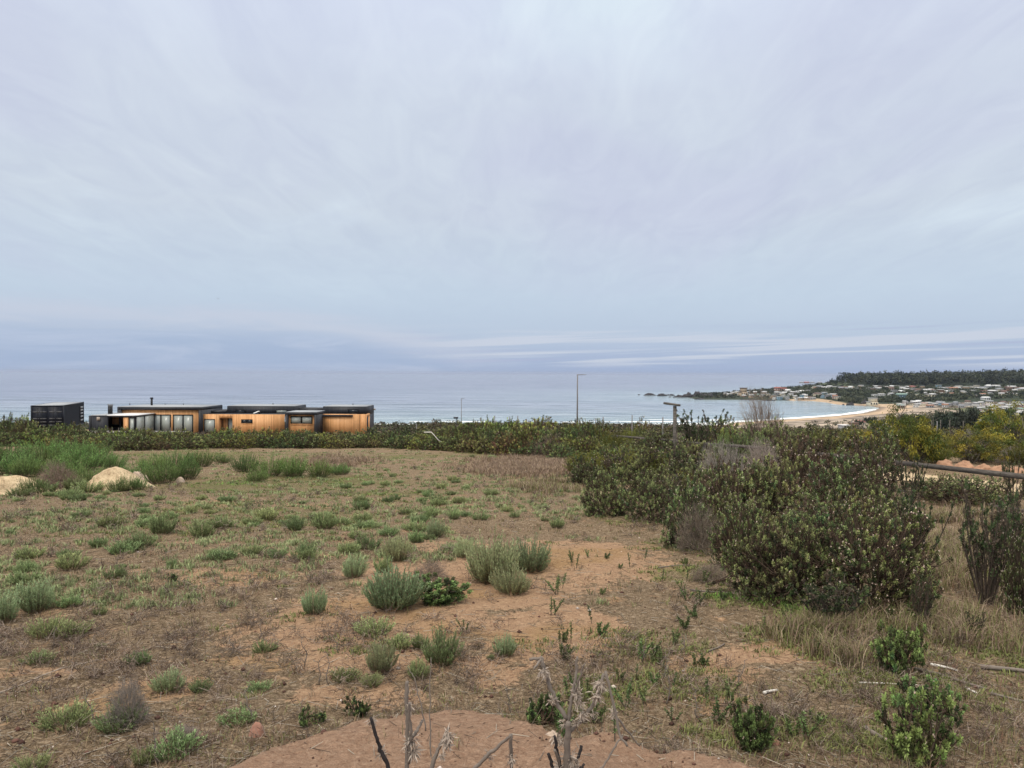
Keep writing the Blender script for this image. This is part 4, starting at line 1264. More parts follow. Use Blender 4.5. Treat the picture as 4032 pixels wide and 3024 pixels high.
# mid-field tufts: repeats that nothing tells apart, one phrase per part of the field
zones = [('in the dense belt across the middle of the field', 300, 900, 1075, 1150, 26), ('on the left of the field below the sand mounds', 0, 330, 1065, 1250, 19),
         ('at the far side of the field towards the hedge', 500, 1230, 985, 1070, 26), ('between the middle row and the bare soil', 380, 1000, 1120, 1215, 20),
         ('on the right of the field before the thicket', 900, 1240, 1060, 1130, 16), ('round the boulders below the green bushes', 60, 480, 1052, 1080, 16),
         ('in the dry litter of the left foreground', 20, 640, 1390, 1640, 8)]
for (where, x0, x1, y0, y1, n) in zones:
    for k in range(n):
        px, py = rng.uniform(x0, x1), rng.uniform(y0, y1)
        s = rng.uniform(.7, 1.25) * (1.0 if py < 1300 else .75)
        p = og(px, py); wm = rng.uniform(.22, .52) * s
        hm = wm * rng.uniform(.34, .55)
        plant(PR['green'][k % 3], 'green_tuft', p, rng.uniform(0, 6.28), (wm / .5, wm / .5, hm / .32), near_label(('small' if wm < .36 else 'wide' if wm > .5 else 'low') + ' pale green tuft', px, py), 'plant', 'pale green tufts ' + where, 0.01)
# upright leafy sprigs on the right part of the bare soil
for k in range(84):
    a = rng.uniform(0, 1)
    px = rng.uniform(1190, 1760); py = rng.uniform(1170, 1600)
    if py < 1230 and px > 1500:
        continue
    p = og(px, py); s = rng.uniform(.45, 1.0)
    plant(PR['sprig'][k % 3], 'leafy_sprig', p, rng.uniform(0, 6.28), (s, s, s), near_label(('tall' if s > .65 else 'short') + [' single', ' forked', ' bunched'][k % 3] + ' dark green sprig', px, py), 'plant', 'upright sprigs right of the bare soil', 0.01)
for (px, py, h_, lab) in [(1238, 1215, 30, 'forked leafy sprig at the top of the bare soil, left of two'), (1272, 1205, 22, 'thin leafy sprig at the top of the bare soil, right of two'),
                          (1275, 1285, 18, 'leafy mound-like sprig in the middle right of the bare soil'), (1215, 1360, 16, 'tiny dark sprig on the bare soil'), (1004, 1365, 36, 'single upright sprig above the foreground cluster'),
                          (1205, 1285, 46, 'pale tall sprig on the bare soil right of the group of three')]:
    p = og(px, py); s = h_ * p[1] / FPX * K / .28
    plant(PR['sprig'][1], 'leafy_sprig', p, rng.uniform(0, 6.28), (s, s, s), lab, 'plant', None, 0.01)

# ------------------------------------------------------------------ hedge along the far edge of the field and thicket behind
edge = np.array([(-90, 962), (0, 964), (130, 968), (300, 973), (600, 968), (800, 968), (950, 972), (1040, 978), (1140, 985), (1230, 992), (1300, 985)], float)
pts = np.array([og(x, y)[:2] for x, y in edge])
seg = np.concatenate([[0], np.cumsum(np.linalg.norm(np.diff(pts, axis=0), axis=1))])


def hedge_label(x, y):
    px = (CX + FPX * x / y) / K
    if px < 200:
        return 'in front of the black container'
    if px < 440:
        return 'in front of the main wing of the house'
    if px < 620:
        return 'in front of the long wooden corridor'
    if px < 820:
        return 'in front of the right end of the house'
    if px < 1010:
        return 'between the house and the dark signboard'
    return 'below the tall street lamp'


hn = {}
for row, (off, dz, hs) in enumerate([(0.0, 0, .80), (1.4, 0, .88), (2.9, 0, .90), (4.8, 0, .88)]):
    s = row * 0.6
    while s < seg[-1]:
        x = np.interp(s, seg, pts[:, 0]); y = np.interp(s, seg, pts[:, 1]) + off + rng.uniform(-.4, .4)
        w_ = rng.uniform(.85, 1.3)
        px = (CX + FPX * x / y) / K
        h_ = hs * rng.uniform(.9, 1.5)
        if px > 960:
            h_ *= 1.35 if row else 1.15
            h_ *= 1.15 if row > 1 else 1
        if px < 170 and row > 0:
            h_ *= 1.30 if px > 60 else 1.75
        kind = int(rng.choice(5, p=[.30, .18, .26, .08, .18]))
        z = float(ground_z(x, y))
        wh = hedge_label(x, y)
        hn[(row, wh)] = hn.get((row, wh), -1) + 1
        plant(PR['hedge'][kind], 'hedge_shrub', (x, y, z), rng.uniform(0, 6.28), (w_, w_ * .95, h_), (ORD[hn[(row, wh)]] if hn[(row, wh)] < 50 else 'further ') + ['front-row', 'second-row', 'third-row', 'back-row'][row] + ' dark hedge shrub ' + 'from left ' + wh, 'shrub', 'hedge shrubs ' + wh, .05)
        s += w_ * rng.uniform(1.05, 1.35)
# yellow-green bush and taller ones at the right end of the hedge
put('yellowbroom', 0, 1275, 978, 120, 62, 'yellow_green_bush', 'large yellow-green bush behind the right end of the hedge', 'bush', None, B_YEL)
put('yellowbroom', 1, 1225, 965, 80, 46, 'yellow_green_bush', 'smaller yellow-green bush left of the large one behind the hedge', 'bush', None, B_YEL)
for k, (px, py, w_, h_, lab) in enumerate([(1165, 958, 110, 62, 'tall dome-shaped bush with sea showing through, below the tall street lamp'), (1075, 950, 80, 46, 'dome-shaped bush left of the tall one by the street lamp'),
                                           (1390, 940, 36, 42, 'small reddish upright bush left of the T post'), (1255, 945, 50, 44, 'reddish bush at the foot of the tall street lamp')]):
    put('hedge', [4, 0, 3, 3][k], px, py, w_, h_, 'tall_bush', lab, 'bush', None, B_ROS)
# skyline plants of the right thicket
for k, (px, py, w_, h_, lab) in enumerate([(1600, 1010, 100, 92, 'dark bush left of the spiky leafless twigs'), (1705, 1000, 110, 76, 'dark bush right of the spiky leafless twigs'), (1700, 1050, 130, 120, 'brown-tipped bush in the heart of the right thicket'),
                                           (1845, 1030, 110, 96, 'dark olive bush below the beach, left of the wattle tree'), (1500, 1020, 100, 80, 'dark bush right below the T post'), (1480, 1060, 120, 100, 'leafy bush left of the brown tangled one')]):
    put('mid', k, px, py, w_, h_, 'dark_bush', lab, 'bush', 'bushes of the right thicket', B_ROS)
put('cand', 0, 1510, 985, 90, 86, 'open_shrub', 'open sparse shrub with dark leaf clusters against the sea, right of the T post', 'shrub', None, B_CAN)
put('hedge', 4, 1560, 975, 100, 82, 'tall_bush', 'olive bush on the skyline between the open shrub and the spiky one', 'bush', None, B_ROS)
put('mid', 0, 1655, 1000, 120, 105, 'tall_bush', 'dark bush below the spiky leafless twigs on the skyline', 'bush', None, B_ROS)
put('twig', 1, 1650, 990, 110, 128, 'dead_bush', 'spiky leafless twigs sticking up against the bay', 'dead bush', None, (2, 1))
put('broom', 1, 1745, 980, 110, 52, 'green_broom_bush', 'broad olive bush on the skyline below the beach', 'bush', None, B_BRM)
put('yellowbroom', 1, 1780, 985, 130, 55, 'yellow_green_bush', 'olive yellow bush on the skyline in front of the beach', 'bush', None, B_YEL)
for k, (px, py, w_, h_, lab) in enumerate([(1968, 1006, 165, 120, 'tree'), (2190, 990, 170, 92, 'tree'), (1870, 988, 130, 66, 'tree'), (2100, 1000, 130, 60, 'tree')]):
    labs = ['yellow and green wattle tree with bare forked limbs, behind the fence rail', 'wattle tree with yellowing leaves at the right edge', 'low yellow-green wattle left of the forked one', 'low green wattle between the forked tree and the edge tree']
    p = og(px, py); m = p[1] / FPX * K
    o = plant(PR['tree'][k % 2], 'wattle_tree', p, rng.uniform(0, 6), (w_ * m / 3.3, w_ * m / 3.3, h_ * m / 2.5), labs[k], 'tree', None, .05)
for k, (px, py, w_, h_, lab) in enumerate([(2060, 985, 130, 48, 'olive bush on the far right skyline before the grove'), (2140, 975, 120, 44, 'yellow-olive bush right of the short dark fence'), (2010, 1000, 90, 44, 'bush at the foot of the forked wattle'), (1330, 985, 90, 50, 'olive bush right of the large yellow-green one'),
                                           (1370, 968, 80, 44, 'yellow-olive bush behind the reddish upright one'), (2215, 1005, 90, 50, 'olive bush at the right edge above the earth heaps')]):
    put('yellowbroom', k, px, py, w_, h_, 'yellow_green_bush', lab, 'bush', None, B_YEL)
for k, (px, py, w_, h_) in enumerate([(255, 1062, 50, 26), (190, 1064, 60, 30), (165, 1060, 50, 34), (90, 1066, 60, 30), (45, 1072, 50, 22)]):
    put('green', k, px, py, w_, h_, 'green_tuft', ORD[k].replace('', '', 1) + 'bright tuft from the right along the foot of the sand mounds' if k else 'first bright tuft from the right along the foot of the sand mounds', 'plant', 'tufts at the foot of the sand mounds', B_GRN)
# random fill of the right thicket and the scrub beyond
cnt = 0
labsfill = ['in the thicket between the T post and the big flowering bush', 'in the scrub beyond the fence on the right', 'behind the skyline bushes on the right']
for k in range(400):
    y = rng.uniform(17, 60); u = rng.uniform(.02, .74); x = u * y
    fx = 13.2 - .173 * (y - 19.9)
    fpx = (CX + FPX * u) / K
    # near boundary of the thicket
    bound = np.interp(fpx, [1130, 1240, 1260, 1380, 1470, 1560, 1700, 2000], [50, 38, 26, 24, 19, 17, 17, 17])
    if y < bound or fpx < 1150:
        continue
    if x > fx - .5 and y < 41 and x > 8:      # keep the track and the rail clear
        continue
    if x > fx - 3.6 and y < 35:
        continue
    if cnt >= 105:
        break
    cnt += 1
    z = float(ground_z(x, y)); far = y > 36
    s = rng.uniform(.8, 1.25)
    lowf = .78 if fpx > 1650 else 1.0
    lab = labsfill[0] if x < fx else labsfill[1]
    if far and x < fx:
        lab = labsfill[2]
    LF = ['the T post', 'the grey twiggy bushes', 'the spiky leafless twigs', 'the tall dead-looking bush', 'the fence rail', 'the wattle trees', 'the large yellow-green bush']
    lpx = [1450, 1600, 1680, 1890, 2080, 2000, 1275]
    LFi = int(np.argmin([abs(fpx - q_) + (0 if (q_ in (1450, 1600, 1680, 1890, 1275)) == (not far or q_ < 1500) else 120) for q_ in lpx]))
    r = rng.random()
    what = 'dark shrub' if r < .68 else ('olive shrub' if r < .86 else 'leafless grey bush')
    t_ = what + (' in the scrub beyond ' if far else ' in the thicket beside ') + LF[LFi]
    k_ = _seen_lab.get(t_, 0); _seen_lab[t_] = k_ + 1
    t_ = (ORD[k_] if k_ < len(ORD) else 'further ') + t_
    if r < .68:
        plant(PR['hedge' if far else 'mid'][int(rng.integers(0, 4))], 'thicket_shrub', (x, y, z), rng.uniform(0, 6), (s, s, s * lowf * rng.uniform(.75, 1.0)), t_, 'shrub', 'dark shrubs ' + lab, .05)
    elif r < .86:
        plant(PR['yellowbroom'][cnt % 2], 'olive_shrub', (x, y, z), rng.uniform(0, 6), (s, s, s * lowf * .95), t_, 'shrub', 'olive shrubs ' + lab, .05)
    else:
        plant(PR['twig'][cnt % 2], 'dead_bush', (x, y, z), rng.uniform(0, 6), (s, s, s * .95), t_, 'dead bush', 'leafless bushes ' + lab, .05)
# ------------------------------------------------------------------ ground cover nobody could count
def blades(name, X, Y, H, W, col, g, lean=0.5, mat='grass', zoff=0.0, label='', kind='stuff'):
    n = len(X)
    Z = ground_z(X, Y) + zoff
    az = g.uniform(0, 2 * math.pi, n); d = np.stack([np.cos(az), np.sin(az), np.zeros(n)], 1)
    s = np.stack([-np.sin(az + g.normal(size=n) * .7), np.cos(az), np.zeros(n)], 1)
    P = np.stack([X, Y, Z], 1)
    l = lean * g.random(n) ** 0.7
    up = np.array([0, 0, 1.0])
    H = H[:, None]; W = np.broadcast_to(W, (n,))[:, None]
    m = P + up * H * 0.55 + d * (H * l[:, None] * .45)
    e = P + up * H * (1 - .45 * l[:, None]) + d * (H * l[:, None] * 1.5)
    V = np.stack([P - s * W / 2, P + s * W / 2, m + s * W * .4, m - s * W * .4, e], 1).reshape(-1, 3)
    i = (np.arange(n) * 5)[:, None]
    me = mesh(name, V, i + [[0, 1, 2, 3]], i + [[3, 2, 4]], np.asarray(col).repeat(5, 0))
    return tag(link(name, me, M[mat]), label, None, None, kind)


def field_xy(n, g, y0=4.5, y1=62, p=1.0):
    """points spread evenly over the picture of the field rather than over the land"""
    a0, a1 = 1 / y0 ** p, 1 / y1 ** p
    Y = (a1 + (a0 - a1) * g.random(n)) ** (-1 / p)
    X = g.uniform(-.84, .95, n) * Y
    return X, Y


def beyond_rail(X, Y):
    return (X > 13.0 - .173 * (Y - 19.9)) & (Y > 19)


STRAW = np.array([.30, .215, .135]); PALE = np.array([.44, .35, .24]); DRYRED = np.array([.24, .135, .09]); GREY = np.array([.17, .135, .10])
OLIVE = np.array([.17, .185, .065]); FRESH = np.array([.14, .26, .05])
g = rs(51)
# dry fine grass and dead stems in tufts
n = 19500
X, Y = field_xy(n, g, p=.9)
b, mo, hp = masks(X, Y)
den = fbm(X * .55, Y * .55, 61)
right_dry = .38 * ss(X / Y, .38, .54) * (1 - ss(Y, 30, 45))
keep = g.random(n) < np.clip((.26 + 1.3 * (den - .42) + .8 * right_dry) * (1 - 1.2 * b) * (1 - hp), 0.01, 1) * (.45 + .55 * ss(Y, 8, 16))
X, Y, rd, mo = X[keep], Y[keep], right_dry[keep], mo[keep]
rep = 13
r_ = (.05 + .004 * Y)[:, None] * np.abs(g.normal(size=(len(X), rep)))
a_ = g.uniform(0, 6.28, (len(X), rep))
X2 = (X[:, None] + r_ * np.cos(a_)).ravel(); Y2 = (Y[:, None] + r_ * np.sin(a_)).ravel()
rd2 = rd.repeat(rep); mo2 = mo.repeat(rep)
H = g.uniform(.03, .11, len(X2)) * (1 + 1.6 * rd2) * (1 + .5 * ss(Y2, 30, 48))
W = .0018 + .00048 * Y2
t = g.random((len(X2), 1)); q = g.random(len(X2)) 
c = np.where(t < .38, STRAW, np.where(t < .70, GREY, np.where(t < .78, PALE, DRYRED))) * g.uniform(.55, 1.15, (len(X2), 1))
fr = (q < .24 + .5 * mo2) & (rd2 < .6); c[fr] = OLIVE * g.uniform(.6, 1.5, (fr.sum(), 1))
blades('dry_grass', X2, Y2, H, W, c, g, .9, label='fine dry grass and dead stems all over the field')
# tall pinkish dry grass: strip before the hedge's right end, under the rail, round the right shrubs
zone = [(1180, 1000, 120, 12, 1300), (1130, 1015, 110, 14, 700), (2050, 1190, 150, 80, 1000), (1990, 1350, 160, 50, 190), (2120, 1400, 90, 60, 90), (1760, 1370, 90, 16, 110), (1980, 1130, 230, 20, 1000),
        (1180, 1050, 60, 20, 400), (720, 1000, 70, 10, 300), (1850, 1420, 150, 30, 90)]
PX, PY, NN = [], [], []
for (cx_, cy_, a, b_, m) in zone:
    qx = g.normal(size=m) * a * .55 + cx_; qy = g.normal(size=m) * b_ * .5 + cy_
    for u_, v_ in zip(qx, qy):
        if v_ > 965:
            d = ray(u_ * K, v_ * K); yy = 2.45 / (-d[2] - .055) if -d[2] > .06 else 60
            if 5 < yy < 62:
                PX.append(d[0] * yy); PY.append(yy)
X = np.array(PX); Y = np.array(PY); kk = (Y > 30) | (fbm(X * .9 + 7, Y * .9, 66) > .50); X = X[kk]; Y = Y[kk]; rep = 22
r_ = (.05 + .006 * Y)[:, None] * np.abs(g.normal(size=(len(X), rep))); a_ = g.uniform(0, 6.28, (len(X), rep))
X2 = (X[:, None] + r_ * np.cos(a_)).ravel(); Y2 = (Y[:, None] + r_ * np.sin(a_)).ravel()
H = g.uniform(.12, .36, len(X2)) * g.uniform(.7, 1.1, (len(X), 1)).repeat(rep, 0).ravel()
t = g.random((len(X2), 1))
c = np.where(t < .5, np.array([.29, .205, .155]), np.where(t < .85, STRAW * .9, PALE)) * g.uniform(.55, 1.2, (len(X2), 1))
ol = (g.random(len(X2)) < .34) & (Y2 < 30); c[ol] = OLIVE * 1.1
blades('tall_dry_grass', X2, Y2, H, .0030 + .00040 * Y2, c, g, .75, label='tall pinkish dry grass under the fence rail and round the sparse shrubs')
# fresh green herbs: below the big bush, along the thicket foot, over the mossy patches
n = 16000
X, Y = field_xy(n, g, p=.9)
b, mo, hp = masks(X, Y)
keep = g.random(n) < np.clip(1.7 * mo - .24 + .35 * (fbm(X * .9, Y * .9, 71) - .4), 0, 1) * (1 - hp)
X, Y, mo = X[keep], Y[keep], mo[keep]; rep = 22
r_ = (.05 + .004 * Y)[:, None] * np.abs(g.normal(size=(len(X), rep))); a_ = g.uniform(0, 6.28, (len(X), rep))
X2 = (X[:, None] + r_ * np.cos(a_)).ravel(); Y2 = (Y[:, None] + r_ * np.sin(a_)).ravel()
H = g.uniform(.02, .065, len(X2)); bright = ss(mo.repeat(rep), .56, .80)[:, None]
c = (OLIVE * (1 - bright) + FRESH * bright) * g.uniform(.5, 1.5, (len(X2), 1))
blades('green_herbs', X2, Y2, H, .005 + .0008 * Y2, c, g, 1.0, label='low fresh green herbs under the big bush and in mossy hollows')
# pale green specks of tiny tufts in the middle and far field
n = 14500
X, Y = field_xy(n, g, 9, 52, p=.9)
b, mo, hp = masks(X, Y)
u = X / Y
dn = fbm(X * .30, Y * .30, 81) + .25 * fbm(X * 1.4, Y * 1.4, 83)
keep = (g.random(n) < np.clip((dn - .44) * 3.6, 0, 1)) & (u < .12 + .1 * (Y > 30)) & (b < .55) & (Y > 10)
X, Y = X[keep], Y[keep]; rep = 16
r_ = (.045 + .0020 * Y)[:, None] * np.abs(g.normal(size=(len(X), rep))); a_ = g.uniform(0, 6.28, (len(X), rep))
X2 = (X[:, None] + r_ * np.cos(a_)).ravel(); Y2 = (Y[:, None] + r_ * np.sin(a_)).ravel()
H = g.uniform(.04, .12, len(X2)); s_ = g.uniform(.6, 1.3, (len(X), 1))
c = (np.array([.27, .315, .15]) * s_)[:, None, :].repeat(rep, 1).reshape(-1, 3) * g.uniform(.6, 1.25, (len(X2), 1))
blades('pale_groundcover', X2, Y2, H, .004 + .0007 * Y2, c, g, .8, label='tiny pale green seedlings speckling the middle of the field')


def litter():
    g = rs(61)
    n = 13500
    X, Y = field_xy(n, g, 4.6, 26, p=1.0)
    b, mo, hp = masks(X, Y)
    keep = g.random(n) < (.75 - .45 * b) * (1 - .85 * hp)
    X, Y = X[keep], Y[keep]; n = len(X)
    Z = ground_z(X, Y) + .006
    a = g.uniform(0, 6.28, n); L = g.uniform(.03, .16, n) * g.choice([1, 1, 1, 2.2], n)
    d = np.stack([np.cos(a), np.sin(a), g.normal(size=n) * .18], 1) * L[:, None] / 2
    P = np.stack([X, Y, Z], 1)
    V, Q = segs(P - d, P + d, .0018 + .00018 * Y, .0012 + .00012 * Y, 3)
    c = np.where(g.random((n, 1)) < .42, [[.32, .27, .22]], [[.10, .07, .05]]) * g.uniform(.6, 1.5, (n, 1))
    tag(link('twig_litter', mesh('twig_litter', V, Q, None, c.repeat(6, 0)), M['bark']), 'broken twigs and straw littering the soil', None, None, 'stuff')
    # pebbles and clods, thick on the spoil heap's far rim
    n = 2600
    X, Y = field_xy(n, g, 4.4, 17, p=1.2)
    X = X.copy(); Y = Y.copy()
    k = n // 2
    k = n // 14; X[:k] = g.uniform(-1.9, 2.6, k); Y[:k] = np.interp(X[:k], _cx, _cy) + g.normal(size=k) * .35 - .15
    keep = (Y > 4.2) & (g.random(n) < 1 - .75 * heap_mask(X, Y)); X, Y = X[keep], Y[keep]; n = len(X)
    R = g.uniform(.003, .009, n) * g.choice([1, 1, 1, 1, 1, 1.8, 3.2], n) * (1 + Y * .03)
    Z = ground_z(X, Y) + R * .3
    base_ = unit(np.array([[1, 0, 0], [-1, 0, 0], [0, 1, 0], [0, -1, 0], [0, 0, 1], [0, 0, -1.0]]))
    F = np.array([[0, 2, 4], [2, 1, 4], [1, 3, 4], [3, 0, 4], [2, 0, 5], [1, 2, 5], [3, 1, 5], [0, 3, 5]])
    V = np.stack([X, Y, Z], 1)[:, None] + base_[None] * R[:, None, None] * g.uniform(.7, 1.3, (n, 6, 1)) * [1, 1, .75]
    T = (np.arange(n) * 6)[:, None, None] + F[None]
    c = np.where(g.random((n, 1)) < .12, [[.62, .55, .48]], [[.115, .060, .045]]) * g.uniform(.5, 1.5, (n, 1))
    tag(link('pebbles', mesh('pebbles', V.reshape(-1, 3), None, T.reshape(-1, 3), c.repeat(6, 0), True), M['bark']), 'small dark clods and pale chips on the red soil', None, None, 'stuff')


litter()


def wiry():
    g = rs(62)
    n = 6300
    X, Y = field_xy(n, g, 4.6, 34, p=1.0)
    b, mo, hp = masks(X, Y)
    u = X / Y
    den = fbm(X * .8, Y * .8, 64)
    left = (1 - ss(u, -.12, .0)) * (1 - ss(Y, 8, 11)) * .5
    keep = g.random(n) < np.clip((den - .43) * 2.6 + left, 0, 1) * (1 - .8 * b) * (1 - hp)
    X, Y = X[keep], Y[keep]; n = len(X); rep = 44
    s_ = g.uniform(.4, 1.2, (n, 1))
    r_ = .10 * s_ * np.abs(g.normal(size=(n, rep))); a_ = g.uniform(0, 6.28, (n, rep))
    X2 = (X[:, None] + r_ * np.cos(a_)).ravel(); Y2 = (Y[:, None] + r_ * np.sin(a_)).ravel()
    Z2 = ground_z(X2, Y2) + (g.random((n, rep)) ** 1.6 * .13 * s_).ravel() * (1 + .02 * Y2)
    P = np.stack([X2, Y2, Z2], 1)
    D = unit(g.normal(size=P.shape) * [1, 1, .9] + [0, 0, .25]) * (g.uniform(.025, .10, len(P)) * (1 + .02 * Y2))[:, None]
    V, Q = segs(P, P + D, .0011 + .00016 * Y2, .0006 + .00012 * Y2, 3)
    t = g.random((len(P), 1)); c = np.where(t < .35, [[.36, .29, .235]], np.where(t < .75, [[.19, .14, .105]], [[.08, .055, .045]])) * g.uniform(.6, 1.4, (n, 1)).repeat(rep, 0).reshape(-1, 1)
    tag(link('dry_weeds', mesh('dry_weeds', V, Q, None, c.repeat(6, 0)), M['bark']), 'tangled wiry dead weeds lying over the litter', None, None, 'stuff')


wiry()


def clump_mass(name, X, Y, zf, R, H, nq, size, cols, seed, label, lobes=4, mat='farleaf', squash=1.0):
    """many rough bushes or tree crowns as one mass of leaf clumps"""
    g = rs(seed); n = len(X)
    Z = zf(X, Y)
    R = np.broadcast_to(R, (n,)); H = np.broadcast_to(H, (n,))
    lc = g.normal(size=(n, lobes, 3)) * [.38, .38, .16] + [0, 0, .55]
    li = g.integers(0, lobes, (n, nq))
    d = unit(g.normal(size=(n, nq, 3))); d[..., 2] = np.abs(d[..., 2]) * .9 - .1
    P = lc[np.arange(n)[:, None], li] + d * .42 * g.uniform(.7, 1.05, (n, nq, 1))
    P = P * np.stack([R, R, H], 1)[:, None] + np.stack([X, Y, Z], 1)[:, None]
    P = P.reshape(-1, 3)
    ci = g.integers(0, len(cols), n)
    c = np.array(cols)[ci][:, None] * g.uniform(.65, 1.35, (n, lobes, 1))[np.arange(n)[:, None], li] * g.uniform(.75, 1.25, (n, nq, 1))
    sz = np.broadcast_to(size, (n,)).repeat(nq) * g.uniform(.6, 1.3, n * nq)
    V, Q = leaves(P, unit(g.normal(size=P.shape) * [1, 1, .7]), sz, sz * .75, g)
    return tag(link(name, mesh(name, V, Q, None, c.reshape(-1, 3).repeat(4, 0)), M[mat]), label, None, None, 'stuff')


# scrub from behind the hedge down to the shore
g = rs(71)
SC = [(.070, .078, .040), (.095, .080, .050), (.055, .068, .035), (.12, .115, .05), (.085, .065, .052)]
n = 2600
Y = g.uniform(61, 128, n); X = g.uniform(-.74, .80, n) * Y
k = ~((Y > 78) & (Y < 128) & (X / Y > -.62 - .02) & (X < -14) & (X > -72)) & ~((X < -14) & (X > -72) & (Y > 84))
k &= ~((X > 10) & (g.random(n) < .1))
clump_mass('hillside_scrub', X[k], Y[k], ground_z, g.uniform(.7, 1.3, k.sum()), g.uniform(.9, 1.6, k.sum()) * np.where((X[k] < -12) & (X[k] > -66), .45, np.where(X[k] > 12, .7, 1.0)), 95, .20, SC, 72, 'brown-green scrub covering the slope beyond the hedge')
n = 5200
Y = 128 + 560 * g.random(n) ** .8; X = g.uniform(-.80, .80, n) * Y
sd = coast_sd(X, Y); k = (sd > 14) & ~((X / Y > .24) & (Y > 500))
clump_mass('coastal_scrub', X[k], Y[k], far_z, g.uniform(1.5, 3.4, k.sum()), g.uniform(1.2, 2.6, k.sum()), 26, .95, SC, 73, 'dark coastal scrub running down to the beach')
# ------------------------------------------------------------------ mounds, boulders, sticks
def lump(name, px, py, w_, h_, mat, label, cat, seed, dep=.8, rough=.18, res=26, skew=0.0, sink=.12, group=None, flare=False):
    p = og(px, py); m = p[1] / FPX * K; R = w_ * m / 2; H = h_ * m
    th = np.linspace(0, 2 * math.pi, res * 2, endpoint=False); ph = np.linspace(0, math.pi / 2, res)
    T, Pp = np.meshgrid(th, ph)
    x = np.cos(T) * np.sin(Pp); y = np.sin(T) * np.sin(Pp); z = np.cos(Pp)
    if flare:
        z = .5 + .5 * np.cos(Pp * 2); x = np.cos(T) * Pp / 1.5708; y = np.sin(T) * Pp / 1.5708; z = z ** .62
    f = 1 + rough * 2 * (fbm(x * 1.7 + seed, y * 1.7 + z * 1.3, seed, 4) - .5) + rough * .5 * (fbm(x * 8 + seed, y * 8 + z * 8, seed + 3, 3) - .5)
    V = np.stack([x * R * f + skew * R * z, y * R * dep * f, (z * (1 + sink) - sink) * H * f], -1).reshape(-1, 3)
    n = res * 2
    Q = [(i * n + j, (i + 1) * n + j, (i + 1) * n + (j + 1) % n, i * n + (j + 1) % n) for i in range(res - 1) for j in range(n)]
    o = link(name, mesh(name, V, Q, None, None, True), M[mat]); o.location = p + np.array([0, R * dep * .8, -.02])
    return tag(o, label, cat, group)


lump('sand_mound', 228, 1060, 172, 44, 'sand', 'big rounded pale sand mound between green bushes', 'sand mound', 3, .8, .15, skew=-.10, flare=True)
lump('sand_mound', -5, 1068, 230, 36, 'sand', 'low pale sand mound cut by the left edge of the photo', 'sand mound', 8, .35, .18, skew=.15, flare=True)
lump('boulder', 300, 1046, 42, 24, 'boulder', 'pale broken boulder half hidden in green bushes right of the big sand mound', 'boulder', 11, .8, .5, skew=-.4)
lump('boulder', 386, 1043, 20, 13, 'boulder', 'small round tan boulder at the right foot of the green bushes', 'boulder', 14, .9, .12)
lump('red_stone', 106, 1580, 46, 40, 'red_rock', 'rounded red stone in dead thistles at lower left', 'stone', 17, .9, .15) if False else None
lump('red_stone', 190, 1515, 12, 7, 'boulder', 'single pale tan pebble on the litter at lower left', 'stone', 18, .9, .2)
lump('red_stone', 550, 1592, 36, 32, 'red_rock', 'rounded red stone half hidden behind dark shrubs at the end of the red heap', 'stone', 20, .9, .15)
lump('red_stone', 1195, 1592, 36, 12, 'boulder', 'flat pale stone on the rim of the red heap beside the forked stalk', 'stone', 19, .8, .3)
lump('red_stone', 1650, 1556, 30, 14, 'red_rock', 'reddish stone in the grass below the short sprigs', 'stone', 22, .8, .25) if False else None
lump('red_stone', 1322, 1600, 20, 9, 'red_rock', 'small red stone on the right side of the red heap', 'stone', 24, .8, .25)
lump('red_stone', 1678, 1610, 26, 12, 'red_rock', 'dark red stone at the right end of the red heap', 'stone', 25, .8, .3)
lump('red_stone', 1056, 1640, 22, 14, 'red_rock', 'rough dark red clod on the red heap between the stalks', 'stone', 26, .8, .35)
lump('red_stone', 1978, 1432, 44, 14, 'red_rock', 'reddish stone half buried right of the fresh green lone shrub', 'stone', 27, .8, .3)
# dug earth bank behind the track
for k, (px, w_, h_) in enumerate([(2050, 34, 20), (2092, 44, 22), (2135, 40, 18), (2172, 44, 20), (2208, 44, 22), (2250, 50, 24)]):
    lump('earth_heap', px, 1014 + (px - 2050) * .11, w_, h_, 'red_dirt', ['first', 'second', 'third', 'fourth', 'fifth', 'sixth'][k] + ' reddish earth heap from the left in the bank behind the sandy track', 'earth heap', 30 + k, 1.1, .35, 18, group='dug earth heaps behind the track')


def track():
    a = [(1880, 1022), (2000, 1034), (2100, 1043), (2230, 1056), (2400, 1072)]
    V, n = [], 0
    for k in np.linspace(0, 1, 60):
        px = 1890 + k * 520; py = 1024 + k * 54
        c = og(px, py - 9); f = og(px, py + 9)
        for t in np.linspace(0, 1, 5):
            q = c + (f - c) * t; q[0] += .0
            V.append((q[0], q[1], float(ground_z(q[0], q[1])) + .03 + .03 * math.sin(t * 3.14)))
    Q = [(i * 5 + j, i * 5 + j + 1, (i + 1) * 5 + j + 1, (i + 1) * 5 + j) for i in range(59) for j in range(4)]
    tag(link('path', mesh('path', V, Q, None, None, True), M['sand']), 'pale sandy track beyond the fence', 'path', None, 'structure')


track()


def stick(px, py, qx, qy, r, label, mat='dead_wood', bend=.03, cat='dead branch', lift=.0):
    a = og(px, py); b = og(qx, qy); n = 7; g_ = rs(int(px + qy))
    L = np.linalg.norm(b - a); pts_ = []
    off = g_.normal(size=3) * bend * L
    for i in range(n):
        t = i / (n - 1); q = a + (b - a) * t + off * math.sin(t * 3.14); q[2] = float(ground_z(q[0], q[1])) + r + lift * math.sin(t * 3.14)
        pts_.append(q)
    m = MB(); m.tube(pts_, [r * (1 - .35 * i / (n - 1)) for i in range(n)], 7)
    o = m.build('fallen_branch', M[mat], None, True)
    return tag(o, label, cat)


